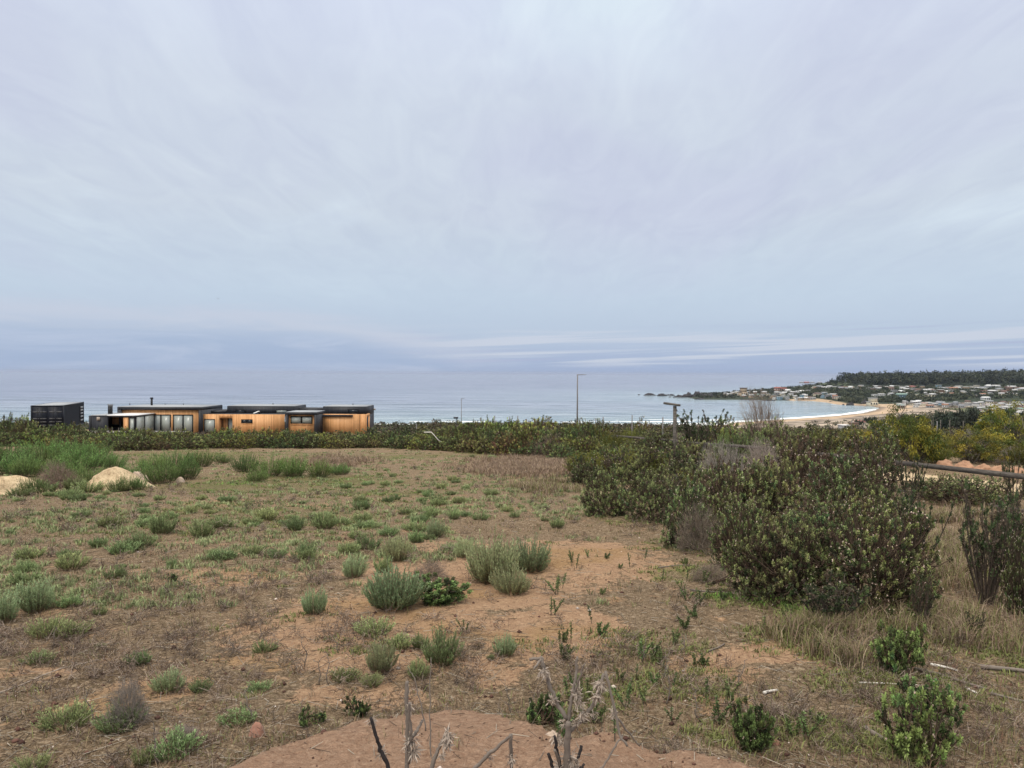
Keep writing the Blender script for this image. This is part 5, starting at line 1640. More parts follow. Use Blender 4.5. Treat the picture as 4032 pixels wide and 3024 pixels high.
stick(1870, 1578, 1925, 1612, .022, 'short thick grey stick left of the bottom right shrub')
stick(1960, 1446, 2130, 1492, .018, 'long pale fallen branch right of the fresh green lone shrub')
stick(2010, 1438, 2070, 1452, .014, 'pale forked stick lying above the long fallen branch', 'bleached')
stick(2118, 1445, 2240, 1458, .024, 'thick fallen branch among the sticks at the right edge')
stick(1855, 1476, 2000, 1482, .008, 'thin pale stick lying left of the bottom right shrub', 'bleached')
stick(1820, 1420, 1862, 1446, .008, 'thin grey stick in the grass above the small sprigs')
stick(1795, 1460, 1895, 1440, .007, 'thin stick crossing the dry litter on the right')
stick(1900, 1432, 1930, 1440, .012, 'short whitish stick left of the fresh green lone shrub', 'bleached')
stick(2085, 1488, 2110, 1500, .012, 'short broken whitish stick below the long fallen branch', 'bleached')
stick(1650, 1500, 1680, 1494, .015, 'flat weathered splinter on the red soil at right', 'bleached')
stick(2140, 1500, 2240, 1520, .012, 'thin fallen branch near the right edge')
stick(0, 1497, 215, 1425, .006, 'long thin dry stem lying across the left foreground', 'fibre', .04)
stick(1530, 1408, 1565, 1392, .010, 'small pale stick lying near the short sprigs')
stick(1490, 1275, 1600, 1285, .012, 'grey branch lying in the grass before the big bush')
stick(1420, 1228, 1495, 1222, .010, 'thin pale branch at the edge of the green grass')
stick(430, 1265, 450, 1300, .008, 'thin dry stem standing out of the litter') if False else None


def bent_branch():
    p = [at_depth(a, b, 44) for a, b in [(1670, 1702), (1698, 1702), (1712, 1716), (1724, 1731), (1738, 1740)]]
    m = MB(); m.tube(p, [.028, .03, .022, .02, .012], 7)
    tag(m.build('bleached_branch', M['bleached'], None, True), 'bent whitish dead branch lying over the hedge right of the house', 'dead branch')


bent_branch()


# ------------------------------------------------------------------ dead thistles in the foreground
def tuft_fibre(P, g, n=60, L=.05, down=.6):
    P0 = np.array(P)[None] + g.normal(size=(n, 3)) * .008
    D = unit(g.normal(size=(n, 3)) * .7 + [0, 0, -down])
    return leaves(P0, D, L * g.uniform(.5, 1.3, n), .007, g)


def dead_stalk(depth, paths, tufts, label, seed):
    """paths: [(list of working pixels with depth offset), radius0, radius1, material]; all at about the same distance"""
    g_ = rs(seed)
    o0 = at_depth(paths[0][0][0][0] * K, paths[0][0][0][1] * K, depth)
    root = empty('dead_thistle', tuple(o0)); tag(root, label, 'dead plant')
    for i, (pp, r0, r1, mt) in enumerate(paths):
        zig = g_.uniform(-.12, .12)
        pts_ = []
        for k, (a, b) in enumerate(pp):
            pts_.append(at_depth(a * K, b * K, depth + zig * k / max(1, len(pp) - 1)) - o0)
        q = []
        for a, b in zip(pts_[:-1], pts_[1:]):
            for t in np.linspace(0, 1, 6)[:-1]:
                q.append(a + (b - a) * t + g_.normal(size=3) * .0022)
        q.append(pts_[-1])
        m = MB(); m.tube(q, np.linspace(r0, r1, len(q)) * g_.uniform(.9, 1.12, len(q)), 8)
        m.build('stalk' if i == 0 else 'branch', M[mt], root, True)
    for (a, b, n, L, dn) in tufts:
        V, Q = tuft_fibre(at_depth(a * K, b * K, depth) - o0, g_, n, L, dn)
        link('seed_head', mesh('seed_head', V, Q), M['fibre'], root)
    return root


dead_stalk(4.15, [([(877, 1700), (880, 1620), (881, 1560), (878, 1500), (880, 1472)], .013, .009, 'dead_wood'),
                 ([(884, 1650), (886, 1600), (888, 1580), (884, 1540), (885, 1518)], .010, .007, 'dead_wood'),
                 ([(846, 1690), (836, 1650), (822, 1620), (813, 1590), (801, 1550)], .012, .009, 'charred'),
                 ([(922, 1690), (938, 1640), (950, 1615), (962, 1588), (970, 1570)], .012, .008, 'dead_wood'),
                 ([(890, 1592), (900, 1580), (907, 1568), (912, 1555)], .009, .007, 'dead_wood')],
           [(803, 1556, 60, .035, .9), (886, 1524, 50, .045, 1.2), (887, 1600, 120, .06, .7), (893, 1622, 90, .06, .8), (968, 1585, 110, .05, 1.4), (966, 1606, 70, .04, .8), (824, 1628, 50, .035, .3), (955, 1632, 30, .03, .4)],
           'dead thistle with one tall pale stalk and dark side stalks', 1)
dead_stalk(4.15, [([(1222, 1700), (1224, 1650), (1226, 1600), (1228, 1560)], .019, .015, 'dead_wood'),
                 ([(1227, 1562), (1232, 1520), (1243, 1470), (1246, 1445), (1247, 1418)], .010, .006, 'dead_wood'),
                 ([(1238, 1500), (1248, 1480), (1254, 1460), (1262, 1435)], .007, .004, 'dead_wood'),
                 ([(1225, 1552), (1205, 1525), (1190, 1490), (1180, 1455), (1172, 1430), (1170, 1420), (1144, 1425)], .012, .008, 'dead_wood'),
                 ([(1168, 1424), (1160, 1436), (1154, 1446)], .007, .004, 'dead_wood'),
                 ([(1230, 1580), (1262, 1550), (1285, 1515), (1298, 1480), (1305, 1455)], .012, .009, 'dead_wood'),
                 ([(1308, 1448), (1318, 1490), (1330, 1545), (1340, 1590), (1355, 1612)], .008, .006, 'dead_wood'),
                 ([(1334, 1552), (1356, 1580), (1382, 1612)], .006, .003, 'dead_wood'),
                 ([(1213, 1660), (1202, 1620), (1198, 1590)], .010, .007, 'charred'),
                 ([(1228, 1680), (1245, 1650), (1256, 1610)], .011, .008, 'charred'),
                 ([(1205, 1690), (1192, 1650), (1184, 1628)], .011, .008, 'charred'),
                 ([(1236, 1690), (1248, 1665), (1262, 1650)], .010, .007, 'charred'),
                 ([(1210, 1658), (1206, 1640), (1198, 1620)], .009, .007, 'dead_wood')],
           [(1176, 1450, 80, .04, .9), (1247, 1495, 90, .045, .2), (1249, 1512, 60, .05, .8), (1297, 1475, 140, .05, 1.3), (1290, 1500, 90, .05, 1.1), (1194, 1512, 60, .035, .2), (1223, 1560, 60, .04, .5), (1258, 1540, 50, .045, .8),
            (1228, 1635, 100, .06, .6), (1210, 1660, 110, .06, .4), (1240, 1660, 110, .06, .4), (1325, 1540, 50, .035, .1), (1201, 1595, 60, .035, .8), (1282, 1540, 30, .03, .6), (1245, 1560, 40, .03, .6), (1213, 1600, 40, .04, .8)],
           'tallest dead thistle, forked, its right arm snapped and hanging down', 2)
dead_stalk(4.05, [([(1008, 1700), (1018, 1668), (1060, 1625), (1090, 1600), (1103, 1588)], .010, .008, 'dead_wood'),
                 ([(1103, 1588), (1104, 1630), (1106, 1690)], .010, .008, 'dead_wood')],
           [(1055, 1632, 40, .035, .5), (1104, 1640, 50, .035, .5)], 'bent pale stalk snapped into an upside-down V between two thistles', 3)
dead_stalk(4.1, [([(1260, 1700), (1290, 1668), (1305, 1652), (1318, 1632), (1336, 1600), (1344, 1590)], .006, .005, 'dead_wood')], [], 'thin curved dead stem right of the forked thistle', 4)
for (d_, pp, lab) in [(4.6, [(932, 1690), (930, 1600), (928, 1500), (931, 1420)], 'thin reddish upright stem behind the pale thistle stalk'), (5.0, [(920, 1580), (910, 1520), (895, 1465), (880, 1440)], 'thin leaning dry stem behind the tall thistle stalk')]:
    dead_stalk(d_, [(pp, .005, .002, 'dead_wood')], [], lab, int(d_ * 10))
# little thorny dry stems in the left foreground
for k, (px, py, h_) in enumerate([(690, 1480, 62), (710, 1480, 68), (658, 1440, 66), (545, 1560, 70), (205, 1560, 70), (340, 1650, 90), (495, 1420, 46), (730, 1410, 40), (560, 1380, 34), (1105, 1545, 70), (1388, 1430, 50), (1430, 1470, 60), (1440, 1520, 80), (1515, 1560, 74),
                                  (1470, 1410, 40), (1600, 1480, 50), (115, 1400, 44), (80, 1540, 40)]):
    p = og(px, py); g_ = rs(900 + k); m = MB(); H = h_ * K * p[1] / FPX
    q = [np.array([0, 0, 0.0])]
    for i in range(6):
        q.append(q[-1] + np.array([g_.normal() * .018, g_.normal() * .012, H / 6]))
    m.tube(q, np.linspace(.006, .0025, 7), 5)
    for i in range(9):
        b_ = q[1 + i % 6]; d_ = unit(np.array([g_.normal(), g_.normal() * .4, .5])); m.tube([b_, b_ + d_ * g_.uniform(.02, .09)], [.003, .0012], 4)
    o = m.build('dry_stem', M['dead_wood'], None, True); o.location = p
    lab = near_label('thorny dry upright stem', px, py)
    tag(o, lab, 'dead plant', 'thorny dry stems in the foreground')

# ------------------------------------------------------------------ fence, posts, lamps, signs
def rail_xy(y):
    return 13.2 - .173 * (y - 19.9)


RY = [13.0, 18.6, 25.6, 32.4, 39.5, 47.0, 54.6]
fence = empty('rail_fence', (rail_xy(25.6), 25.6, float(ground_z(rail_xy(25.6), 25.6))))
tag(fence, 'weathered grey timber rail fence crossing the scrub on the right', 'fence')
fo = np.array(fence.location)
for i, y in enumerate(RY):
    x = rail_xy(y) + .085; z = float(ground_z(x, y))
    if i in (0,):
        continue
    m = MB(); m.beam(np.array([x, y, z - .3]) - fo, np.array([x + .01, y, z + 1.12]) - fo, .12, .12)
    m.build('post', M['weathered'], fence)
for h_, nm in ((1.0, 'rail'), (.10, 'rail')):
    for a, b in zip(RY[:-1], RY[1:]):
        xa, xb = rail_xy(a), rail_xy(b)
        m = MB(); m.beam(np.array([xa, a, float(ground_z(xa, a)) + h_]) - fo, np.array([xb, b - .01, float(ground_z(xb, b)) + h_ + .01]) - fo, .03, .145 if h_ > .5 else .12)
        m.build(nm, M['weathered'], fence)
# second fence far right
f2 = empty('rail_fence', (0, 0, 0)); p0 = np.array([float(v) for v in at_depth(2132 * K, 1030 * K, 52)])
gx, gy = (3817 - CX) / FPX * 58, 58
p0 = np.array([gx, gy, float(ground_z(gx, gy))]); f2.location = p0
tag(f2, 'short stretch of dark timber fence in the scrub beyond the earth heaps', 'fence')
for dx, dy in ((0, 0), (1.9, .2)):
    m = MB(); z = float(ground_z(gx + dx, gy + dy)) - p0[2]; m.beam((dx, dy, z - .3), (dx, dy, z + (1.75 if dx == 0 else 1.2)), .2 if dx == 0 else .12, .16)
    m.build('post', M['weathered'], f2)
for a, b, h_ in (((-1.3, 0), (0, 0), 1.25), ((0, 0), (1.9, .2), 1.45)):
    m = MB(); m.beam((a[0], a[1] - .12, h_ - .2), (b[0], b[1] - .12, h_ + .02), .05, .18); m.build('rail', M['weathered'], f2)

# T-shaped timber post
x, y = (2658 - CX) / FPX * 33, 33.0; z = float(ground_z(x, y)); top = at_depth(2658, 1599, 33)[2]
tp = empty('t_post', (x, y, z)); tag(tp, 'tall timber T post with a tilted crossboard, standing above the right thicket', 'post')
m = MB(); m.beam((0, 0, -.3), (0, 0, top - z), .125, .125); m.build('post', M['weathered'], tp)
a = at_depth(2616, 1587, 33.3) - np.array([x, y, z]); b = at_depth(2676, 1596, 32.8) - np.array([x, y, z])
m = MB(); m.beam(a, b, .16, .085); m.build('crossboard', M['weathered'], tp)
m = MB(); m.beam((.10, -.02, top - z - .22), (.02, -.02, top - z - .02), .03, .03); m.build('bracket', M['dark_metal'], tp)


def lamp_post(px, top_py, Y, arm_px, r, label):
    zf = lambda X_, Y_: float(ground_z(X_, Y_)) if Y_ < 124 else float(far_z(X_, Y_))
    t = at_depth(px, top_py, Y); z = zf(t[0], Y); h = t[2] - z
    o = empty('street_lamp', (t[0], Y, z)); tag(o, label, 'street lamp', 'street lamps with a single arm')
    m = MB(); m.tube([(0, 0, -.5), (0, 0, h * .5), (0, 0, h)], [r, r * .8, r * .62], 10); m.build('pole', M['galv'], o, True)
    L = arm_px / FPX * Y
    m = MB(); m.tube([(0, 0, h - .08), (L * .55, 0, h - .05)], [r * .45, r * .4], 8); m.build('arm', M['galv'], o, True)
    m = MB(); s = .05; m.add([(L * .5, -.13, h - .10), (L, -.10, h - .10), (L, .10, h - .10), (L * .5, .13, h - .10), (L * .5, -.09, h), (L, -.05, h - .03), (L, .05, h - .03), (L * .5, .09, h)],
                             [(3, 2, 1, 0), (4, 5, 6, 7), (0, 1, 5, 4), (1, 2, 6, 5), (2, 3, 7, 6), (3, 0, 4, 7)])
    m.build('lamp_head', M['galv'], o)


lamp_post(2274, 1474, 119, 34, .14, 'taller and nearer street lamp, its arm pointing right over the sea horizon')
lamp_post(1817, 1568, 226, 14, .13, 'smaller distant street lamp behind the dark signboard')
# dark signboard
y = 100.0; c = at_depth(1797, 1668, y); zg = float(ground_z(c[0], y)); o = empty('signboard', (c[0], y, zg)); tag(o, 'small dark signboard on a post between the house and the tall street lamp', 'sign')
tz = at_depth(1797, 1642, y)[2] - zg
m = MB(); m.beam((.05, 0, -.3), (.05, 0, tz - .1), .10, .10); m.build('post', M['dark_metal'], o)
m = MB(); m.box(-.36, .24, -.16, -.08, tz - .20, tz); m.build('board', M['dark_metal'], o)
# white sign
y = 90.0; c = at_depth(3859, 1652, y); zg = float(ground_z(c[0], y)); o = empty('small_sign', (c[0], y, zg)); tag(o, 'small blank white square sign on a thin post in front of the dark grove', 'sign')
m = MB(); m.beam((0, 0, -.3), (0, 0, c[2] - zg), .05, .05); m.build('post', M['dark_metal'], o)
m = MB(); m.box(-.14, .14, -.06, -.028, c[2] - zg - .26, c[2] - zg + .02); m.build('sign_plate', M['white_paint'], o)
# thin posts of the wire fence
FP = [(1948, 1637, 74, 'between the signboard and the tall lamp, first of the thin fence posts'), (2007, 1639, 74, 'second thin fence post right of the signboard'), (2039, 1637, 72, 'third thin fence post, close to the second'),
      (2375, 1641, 66, 'thin fence post right of the tall street lamp'), (2489, 1635, 62, 'thicker fence post between the tall lamp and the T post'), (2610, 1643, 46, 'thin fence post just left of the T post'),
      (2345, 1646, 80, 'faint fence post next to the tall street lamp'), (1640, 1668, 80, 'short stake behind the hedge right of the house'), (3502, 1630, 52, 'tall thin pole behind the bare forked wattle limbs'), (3354, 1655, 70, 'pole in front of the dark shed roof'),
      (3978, 1640, 74, 'thick pale pole before the dark grove at the right'), (3690, 1658, 74, 'stake left of the dark grove')]
for px, py, Y, lab in FP:
    c = at_depth(px, py, Y); zg = float(ground_z(c[0], Y)); m = MB(); m.tube([(0, 0, -.2), (0, 0, c[2] - zg)], .045 if Y > 50 else .04, 7)
    o = m.build('fence_post', M['galv'] if 'pale' not in lab else M['weathered'], None, True); o.location = (c[0], Y, zg); tag(o, 'grey ' + lab if not lab.startswith('between') else 'grey post ' + lab, 'post')
# row of stakes in front of the grove
for k in range(14):
    px = 3560 + k * 36; Y = 118 + k * 1.2; c = at_depth(px, 1655 - (k % 3), Y)
    zg = float(ground_z(c[0], min(Y, 124))); m = MB(); m.tube([(0, 0, -.2), (0, 0, max(.9, c[2] - zg))], .07, 6)
    o = m.build('fence_stake', M['weathered'], None, True); o.location = (c[0], min(Y, 124), zg)
    tag(o, (ORD[k] if k < 12 else ['second last ', 'last '][k - 12]) + 'pale stake from the left, in the row before the dark grove', 'stake', 'stakes before the grove')


def bird():
    c = at_depth(859, 1176, 70); m = MB()
    m.tube([(-.16, 0, .02), (-.05, 0, .0), (.08, 0, 0), (.15, 0, .01)], [.01, .045, .05, .008], 8)
    o = m.build('bird', M['dark_metal'], None, True); o.location = c; tag(o, 'tiny dark bird gliding over the sea on the left', 'bird')
    for s in (-1, 1):
        w_ = MB(); w_.add([(.05, 0, .02), (-.06, 0, .02), (-.10, s * .22, .10), (.02, s * .25, .12), (-.18, s * .48, .05), (.05, 0, .0), (-.06, 0, .0), (-.10, s * .22, .085), (.02, s * .25, .105)],
                          [(0, 1, 2, 3), (5, 6, 7, 8), (0, 3, 8, 5), (1, 2, 7, 6)], [(3, 2, 4), (8, 7, 4)])
        w_.build('wing', M['dark_metal'], o)
    o.rotation_euler = (0, 0, .5); o.scale = (.35, .35, .35)


bird()

# ------------------------------------------------------------------ the black container
def container():
    x0, x1 = -61.45, -57.7; y0 = 99.0; y1 = 111.2; zt = EYE - 4.42; zb = zt - 3.15
    a_ = math.radians(18.4); o = empty('shipping_container', (x1 - 3.75 * math.cos(a_), y0 - 3.75 * math.sin(a_), zb), a_); tag(o, 'black shipping container at the far left with grey reflection strips on its doors', 'container')
    W_, L_, H_ = x1 - x0, y1 - y0, zt - zb
    m = MB()
    for xx in (0, W_ - .14):
        for yy in (0, L_ - .14):
            m.box(xx, xx + .14, yy, yy + .14, 0, H_)
    for zz in (0.002, H_ - .14):
        m.box(.141, W_ - .141, .01, .12, zz, zz + .13); m.box(.141, W_ - .141, L_ - .12, L_ - .01, zz, zz + .13)
        m.box(.01, .12, .141, L_ - .141, zz, zz + .13); m.box(W_ - .12, W_ - .01, .141, L_ - .141, zz, zz + .13)
    m.build('frame', M['container'], o)
    for side, xx in (('side_wall', W_ - .06), ('side_wall', .06)):
        n = int((L_ - .3) / .28); V = []; 
        for i in range(n * 4 + 1):
            yy = .15 + (L_ - .3) * i / (n * 4); d = [.0, .0, -.05, -.05][i % 4] * (1 if xx > 1 else -1)
            V += [(xx + d, yy, .13), (xx + d, yy, H_ - .12)]
        Q = [(2 * i, 2 * i + 2, 2 * i + 3, 2 * i + 1) for i in range(n * 4)]
        link(side, mesh(side, V, Q), M['container_side'], o)
    m = MB(); m.box(.12, W_ - .12, .12, L_ - .12, H_ - .06, H_ - .02); m.build('roof', M['roof_grey'], o)
    m = MB(); m.box(.13, W_ - .13, L_ - .10, L_ - .06, .12, H_ - .13); m.build('end_wall', M['container_side'], o)
    dw = (W_ - .28) / 2
    for d in (0, 1):
        xa = .14 + d * dw + .01; xb = xa + dw - .02
        m = MB(); m.box(xa, xb, .03, .09, .14, H_ - .15); dr = m.build('door', M['container'], o)
        for c_ in (0, 1):
            for zz in (.55, .98, 1.40, 2.26):
                xs = xa + .10 + c_ * (dw * .47)
                m = MB(); m.box(xs + (0.1 if d else 0), xs + dw * .40, .005, .028, zz, zz + .12); m.build('strip', M['reflection_strip'], dr)  # strips imitate reflections along the door corrugation
        for q_ in (.35, .65) if d == 0 else (.35, .65):
            xx = xa + dw * q_
            m = MB(); m.tube([(xx, -.015, .18), (xx, -.015, H_ - .2)], .018, 6); m.build('lock_bar', M['dark_metal'], dr, True)
    # louvred opening near the far end of the right side
    ya, yb = L_ - 2.4, L_ - .8
    m = MB(); m.box(W_ - .05, W_ + .03, ya - .1, ya, .4, H_ - .5); m.box(W_ - .05, W_ + .03, yb, yb + .1, .4, H_ - .5); m.build('window_frame', M['dark_metal'], o)
    for zz in (.55, 1.05, 1.5, 1.95, 2.35):
        m = MB(); m.box(W_ - .03, W_ + .04, ya + .02, yb - .02, zz, zz + .22); m.build('louvre', M['roof_grey'], o)


container()


# ------------------------------------------------------------------ the house
def house():
    HZ = EYE - 7.9                                            # ground floor level
    o = empty('wooden_house', (-33.0, 96.0, HZ)); tag(o, 'long low house of black boxes and orange pine boards with flat roofs', 'house')
    O = np.array([-33.0, 96.0, HZ])

    def X(px, Y):
        return (px - CX) / FPX * Y

    def Z(py, px, Y):
        return at_depth(px, py, Y)[2]

    def part(name, mat, boxes, parent=o, smooth=False):
        m = MB()
        for b in boxes:
            m.box(b[0] - O[0], b[1] - O[0], b[2] - O[1], b[3] - O[1], b[4] - HZ, b[5] - HZ)
        return m.build(name, M[mat], parent, smooth)

    def window(x0, x1, y, z0, z1, panes=2, fw=.07, glass='blind', name='window'):
        """frame proud of the wall at depth y, panes a little behind the frame front"""
        b = [(x0, x1, y - .05, y + .06, z1 - fw, z1), (x0, x1, y - .05, y + .06, z0, z0 + fw), (x0, x0 + fw, y - .05, y + .06, z0 + fw, z1 - fw), (x1 - fw, x1, y - .05, y + .06, z0 + fw, z1 - fw)]
        xs = np.linspace(x0 + fw, x1 - fw, panes + 1)
        for q in xs[1:-1]:
            b.append((q - fw * .8, q + fw * .8, y - .045, y + .06, z0 + fw, z1 - fw))
        w_ = part(name, 'black_frame', b)
        for i, (a, c) in enumerate(zip(xs[:-1], xs[1:])):
            a_ = a + (fw * .8 if i else 0); c_ = c - (fw * .8 if i < panes - 1 else 0)
            part('pane', glass, [(a_ + .002, c_ - .002, y - .012, y + .004, z0 + fw + .002, z1 - fw - .002)], w_)
        return w_

    zt = EYE - 4.42
    # main wing
    xl, xr = X(461.4, 95), X(792, 95)
    part('wing', 'black', [(xl, xl + .45, 95, 102, HZ, zt - .35), (xr - .33, xr, 95, 102, HZ, zt - .35), (xl, xr, 95, 102, zt - .35, zt), (xl + .46, xr - .34, 101.6, 101.95, HZ, zt - .36)])
    part('roof', 'roof_grey', [(xl + .06, xr - .06, 95.06, 101.94, zt + .003, zt + .05)])
    wl, wr = xl + .45, xr - .33
    part('board_wall', 'wood', [(wl + .003, wr - .003, 95.25, 95.45, HZ, zt - .353)])
    z1 = Z(1632, 640, 95.2); z0 = HZ + .12
    window(X(594, 95.2), X(672, 95.2), 95.22, z0, z1, 2, .10)
    window(X(681, 95.2), X(760, 95.2), 95.22, z0, z1, 2, .10)
    m = MB()
    cxp = X(597, 99) - O[0]; m.tube([(cxp, 99 - O[1], zt - HZ - .1), (cxp, 99 - O[1], zt - HZ + .95)], .13, 12); fl = m.build('flue', M['dark_metal'], o, True)
    m = MB(); m.tube([(cxp, 99 - O[1], zt - HZ + .90), (cxp, 99 - O[1], zt - HZ + 1.06)], .20, 12); m.build('cowl', M['dark_metal'], fl, True)
    for q in (511, 722, 650):
        m = MB(); xx = X(q, 101) - O[0]; m.tube([(xx, 101 - O[1], zt - HZ), (xx, 101 - O[1], zt - HZ + .22)], .05, 8); m.build('vent', M['dark_metal'], o, True)
    # terrace wing in front on the left
    ax, bx = X(359.7, 90), X(530.5, 90); za = EYE - 5.18
    part('terrace_wall', 'black', [(ax, X(423, 90), 90, 90.25, HZ, za - .06), (ax, ax + .2, 90.26, 94.99, HZ, za - .06), (X(415, 94), X(423, 94) , 90.26, 94.99, HZ, za - .06)])
    part('terrace_roof', 'roof_white', [(X(423, 90) - .05, bx + .02, 89.95, 95.2, za - .05, za + .045)])
    part('terrace_roof', 'roof_grey', [(ax - .02, X(423, 90) - .053, 89.95, 94.99, za - .055, za + .04)])
    part('beam', 'black', [(X(424, 90), bx, 90.0, 90.12, za - .20, za - .053)])
    part('back_wall', 'wood', [(X(424, 94), X(478, 94.6), 94.3, 94.5, za - 1.35, za - .06)])
    part('counter', 'black_frame', [(X(424, 94), X(478, 94.6), 94.0, 94.28, HZ, za - 1.36)])
    part('post', 'black', [(X(468, 92), X(474, 92), 92, 92.2, HZ, za - .06)])
    part('board_wall', 'wood', [(X(484.5, 90), X(504, 90), 90.06, 90.2, HZ, za - .21)])
    window(X(506, 90), bx, 90.05, z0, za - .21, 1, .12)
    # glazed right side of the terrace (facing +X)
    ys = [90.3, 92.4, 94.9]
    fr = [(bx - .06, bx + .03, 90.13, 95.1, za - .20, za - .055), (bx - .06, bx + .03, 90.13, 95.1, HZ, HZ + .12)]
    for q in ys:
        fr.append((bx - .06, bx + .03, q - .10, q + .08, HZ + .12, za - .2))
    w_ = part('window', 'black_frame', fr)
    for a, b in zip(ys[:-1], ys[1:]):
        part('pane', 'blind', [(bx - .035, bx - .01, a + .085, b - .105, HZ + .122, za - .202)], w_)
    # barbecue chimney with a bird-nest-like cap
    xc = X(432, 92.5); w2 = .19
    ch = part('chimney', 'dark_metal', [(xc - w2, xc + w2, 92.4, 92.8, za, za + .95)])
    g_ = rs(77); m = MB()
    for k in range(46):
        a = g_.uniform(0, 6.28); b_ = np.array([xc - O[0] + .2 * math.cos(a), 92.6 - O[1] + .2 * math.sin(a), za + .85 - HZ]); m.tube([b_, b_ + [math.cos(a) * .08, math.sin(a) * .08, g_.uniform(.18, .38)]], .016, 4)
    m.box(xc - .26 - O[0], xc + .26 - O[0], 92.36 - O[1], 92.84 - O[1], za + 1.12 - HZ, za + 1.16 - HZ)
    m.build('cowl', M['galv'], ch)
    part('wall_lamp', 'fibre', [(X(382, 90), X(394, 90), 89.88, 89.995, Z(1655, 388, 90), Z(1642, 388, 90))])
    # corridor
    yc = 95.6; zc = Z(1631.5, 950, yc); c0, c1 = xr + .004, X(1119.5, yc)
    ex0, ex1 = X(862.7, yc), X(915, yc); ez = Z(1647, 890, yc)
    part('board_wall', 'wood', [(c0, ex0, yc, yc + .2, HZ, zc), (ex1, c1, yc, yc + .2, HZ, zc), (ex0 + .002, ex1 - .002, yc + .003, yc + .2, ez, zc - .002)])
    part('porch', 'wood', [(ex0 + .02, ex0 + (ex1 - ex0) * .52, yc + 1.0, yc + 1.1, HZ, ez + .2), (ex0 - .1, ex0 - .004, yc + .202, yc + 1.1, HZ, ez + .2)])
    part('door', 'blind', [(ex0 + (ex1 - ex0) * .56, ex1 - .02, yc + .7, yc + .76, HZ, ez + .2)])
    part('door_frame', 'black_frame', [(ex0 + (ex1 - ex0) * .52 + .003, ex0 + (ex1 - ex0) * .56 - .003, yc + .65, yc + .8, HZ, ez + .2)])
    window(X(804, yc), X(846.5, yc), yc, HZ + .3, Z(1650, 825, yc), 1, .06)
    window(X(949.7, yc), X(994, yc), yc, Z(1666, 970, yc), Z(1651, 970, yc), 2, .07, 'dark_glass')
    part('window_sill', 'wood', [(X(947, yc), X(997, yc), yc - .04, yc - .003, Z(1668.5, 970, yc), Z(1666.3, 970, yc))])
    part('roof', 'black', [(c0, X(1400, yc + 2), yc + .21, 104, zc - .25, zc - .02), (X(840, 99), X(893, 99), 98.2, 103, zc - .019, zc + .30)])
    m = MB(); a = np.array([X(998, 97), 97, zc + .05]) - O; b = np.array([X(1016, 97), 97.4, zc + .32]) - O; m.beam(a, b, .5, .06); m.build('skylight', M['white_paint'], o)
    m = MB(); q = X(1021.5, 97) - O[0]; m.tube([(q, 97 - O[1], zc - HZ), (q, 97 - O[1], zc - HZ + .30)], .13, 10); m.build('vent', M['dark_metal'], o, True)
    # second black box behind the corridor
    y2 = 98.8; b0, b1 = X(894.3, y2), X(1161.7, y2)
    part('wing', 'black', [(b0, b1, y2, 104.1, zc - .2, zt + .01)])
    part('roof', 'roof_grey', [(b0 + .06, b1 - .06, y2 + .06, 104.04, zt + .013, zt + .06)])
    window(X(924, y2), X(966, y2), y2 - .01, Z(1626, 945, y2), Z(1612.5, 945, y2), 1, .09, 'dark_glass')
    window(X(1087, y2), X(1130, y2), y2 - .01, Z(1627, 1110, y2), Z(1613, 1110, y2), 1, .06)
    m = MB(); q = X(1075, 103) - O[0]; m.tube([(q, 103 - O[1], zt - HZ), (q, 103 - O[1], zt - HZ + .25)], .06, 8); m.build('vent', M['dark_metal'], o, True)
    # bedroom box projecting in front
    y3 = 93.0; d0, d1 = X(1122.8, y3), X(1247, y3); z3 = Z(1623.8, 1180, y3)
    part('wing', 'black', [(d0, d0 + .30, y3, 97.4, HZ, z3 - .30), (d1 - .30, d1, y3, 97.4, HZ, z3 - .30), (d0, d1, y3, 97.4, z3 - .30, z3)])
    part('roof', 'roof_grey', [(d0 + .05, d1 - .05, y3 + .05, 97.35, z3 + .003, z3 + .05)])
    part('board_wall', 'wood', [(d0 + .303, d1 - .303, y3 + .35, y3 + .5, HZ, z3 - .303)])
    window(X(1144, y3 + .3), X(1230, y3 + .3), y3 + .32, Z(1669, 1187, y3 + .3), Z(1638.5, 1187, y3 + .3), 2, .11)
    part('window_sill', 'wood', [(X(1142, y3), X(1232, y3), y3 + .24, y3 + .347, Z(1672.5, 1187, y3), Z(1669.5, 1187, y3))])
    # right wing: black box over a board wall with a side opening
    y4 = 98.8; e0, e1 = X(1271.5, y4), X(1443.4, y4)
    part('wing', 'black', [(e0, e1, y4, 104.1, zc - .2, zt), (e1 - .25, e1, 98.3, 104.1, HZ, zc - .203)])
    part('roof', 'roof_grey', [(e0 + .06, e1 - .06, y4 + .06, 104.04, zt + .003, zt + .05)])
    window(X(1369, y4), X(1414, y4), y4 - .01, Z(1625, 1390, y4), Z(1611.5, 1390, y4), 1, .08, 'dark_glass')
    part('wing', 'black', [(b1 + .003, e0 - .003, 100.5, 103.8, zc - .1, zt - .32)])
    y5 = 96.0; f0, f1 = X(1264.6, y5), X(1443.4, y5); z5 = Z(1630.5, 1350, y5)
    fs = X(1417, y5)
    part('board_wall', 'wood', [(f0, fs - .03, y5, y5 + .18, HZ, z5), (fs + .03, f1, y5, y5 + .18, HZ, z5), (f1 - .12, f1 - .003, y5 + .181, 98.25, z5 - .32, z5), (f1 - .12, f1 - .003, 97.8, 98.25, HZ, z5 - .323)])
    part('slot', 'dark_metal', [(fs - .03 + .002, fs + .03 - .002, y5 + .05, y5 + .12, HZ, z5 - .15)])
    part('side_wall', 'black', [(X(1250, 95), f0 - .003, 95.3, 98.7, HZ, z5 - .05)])
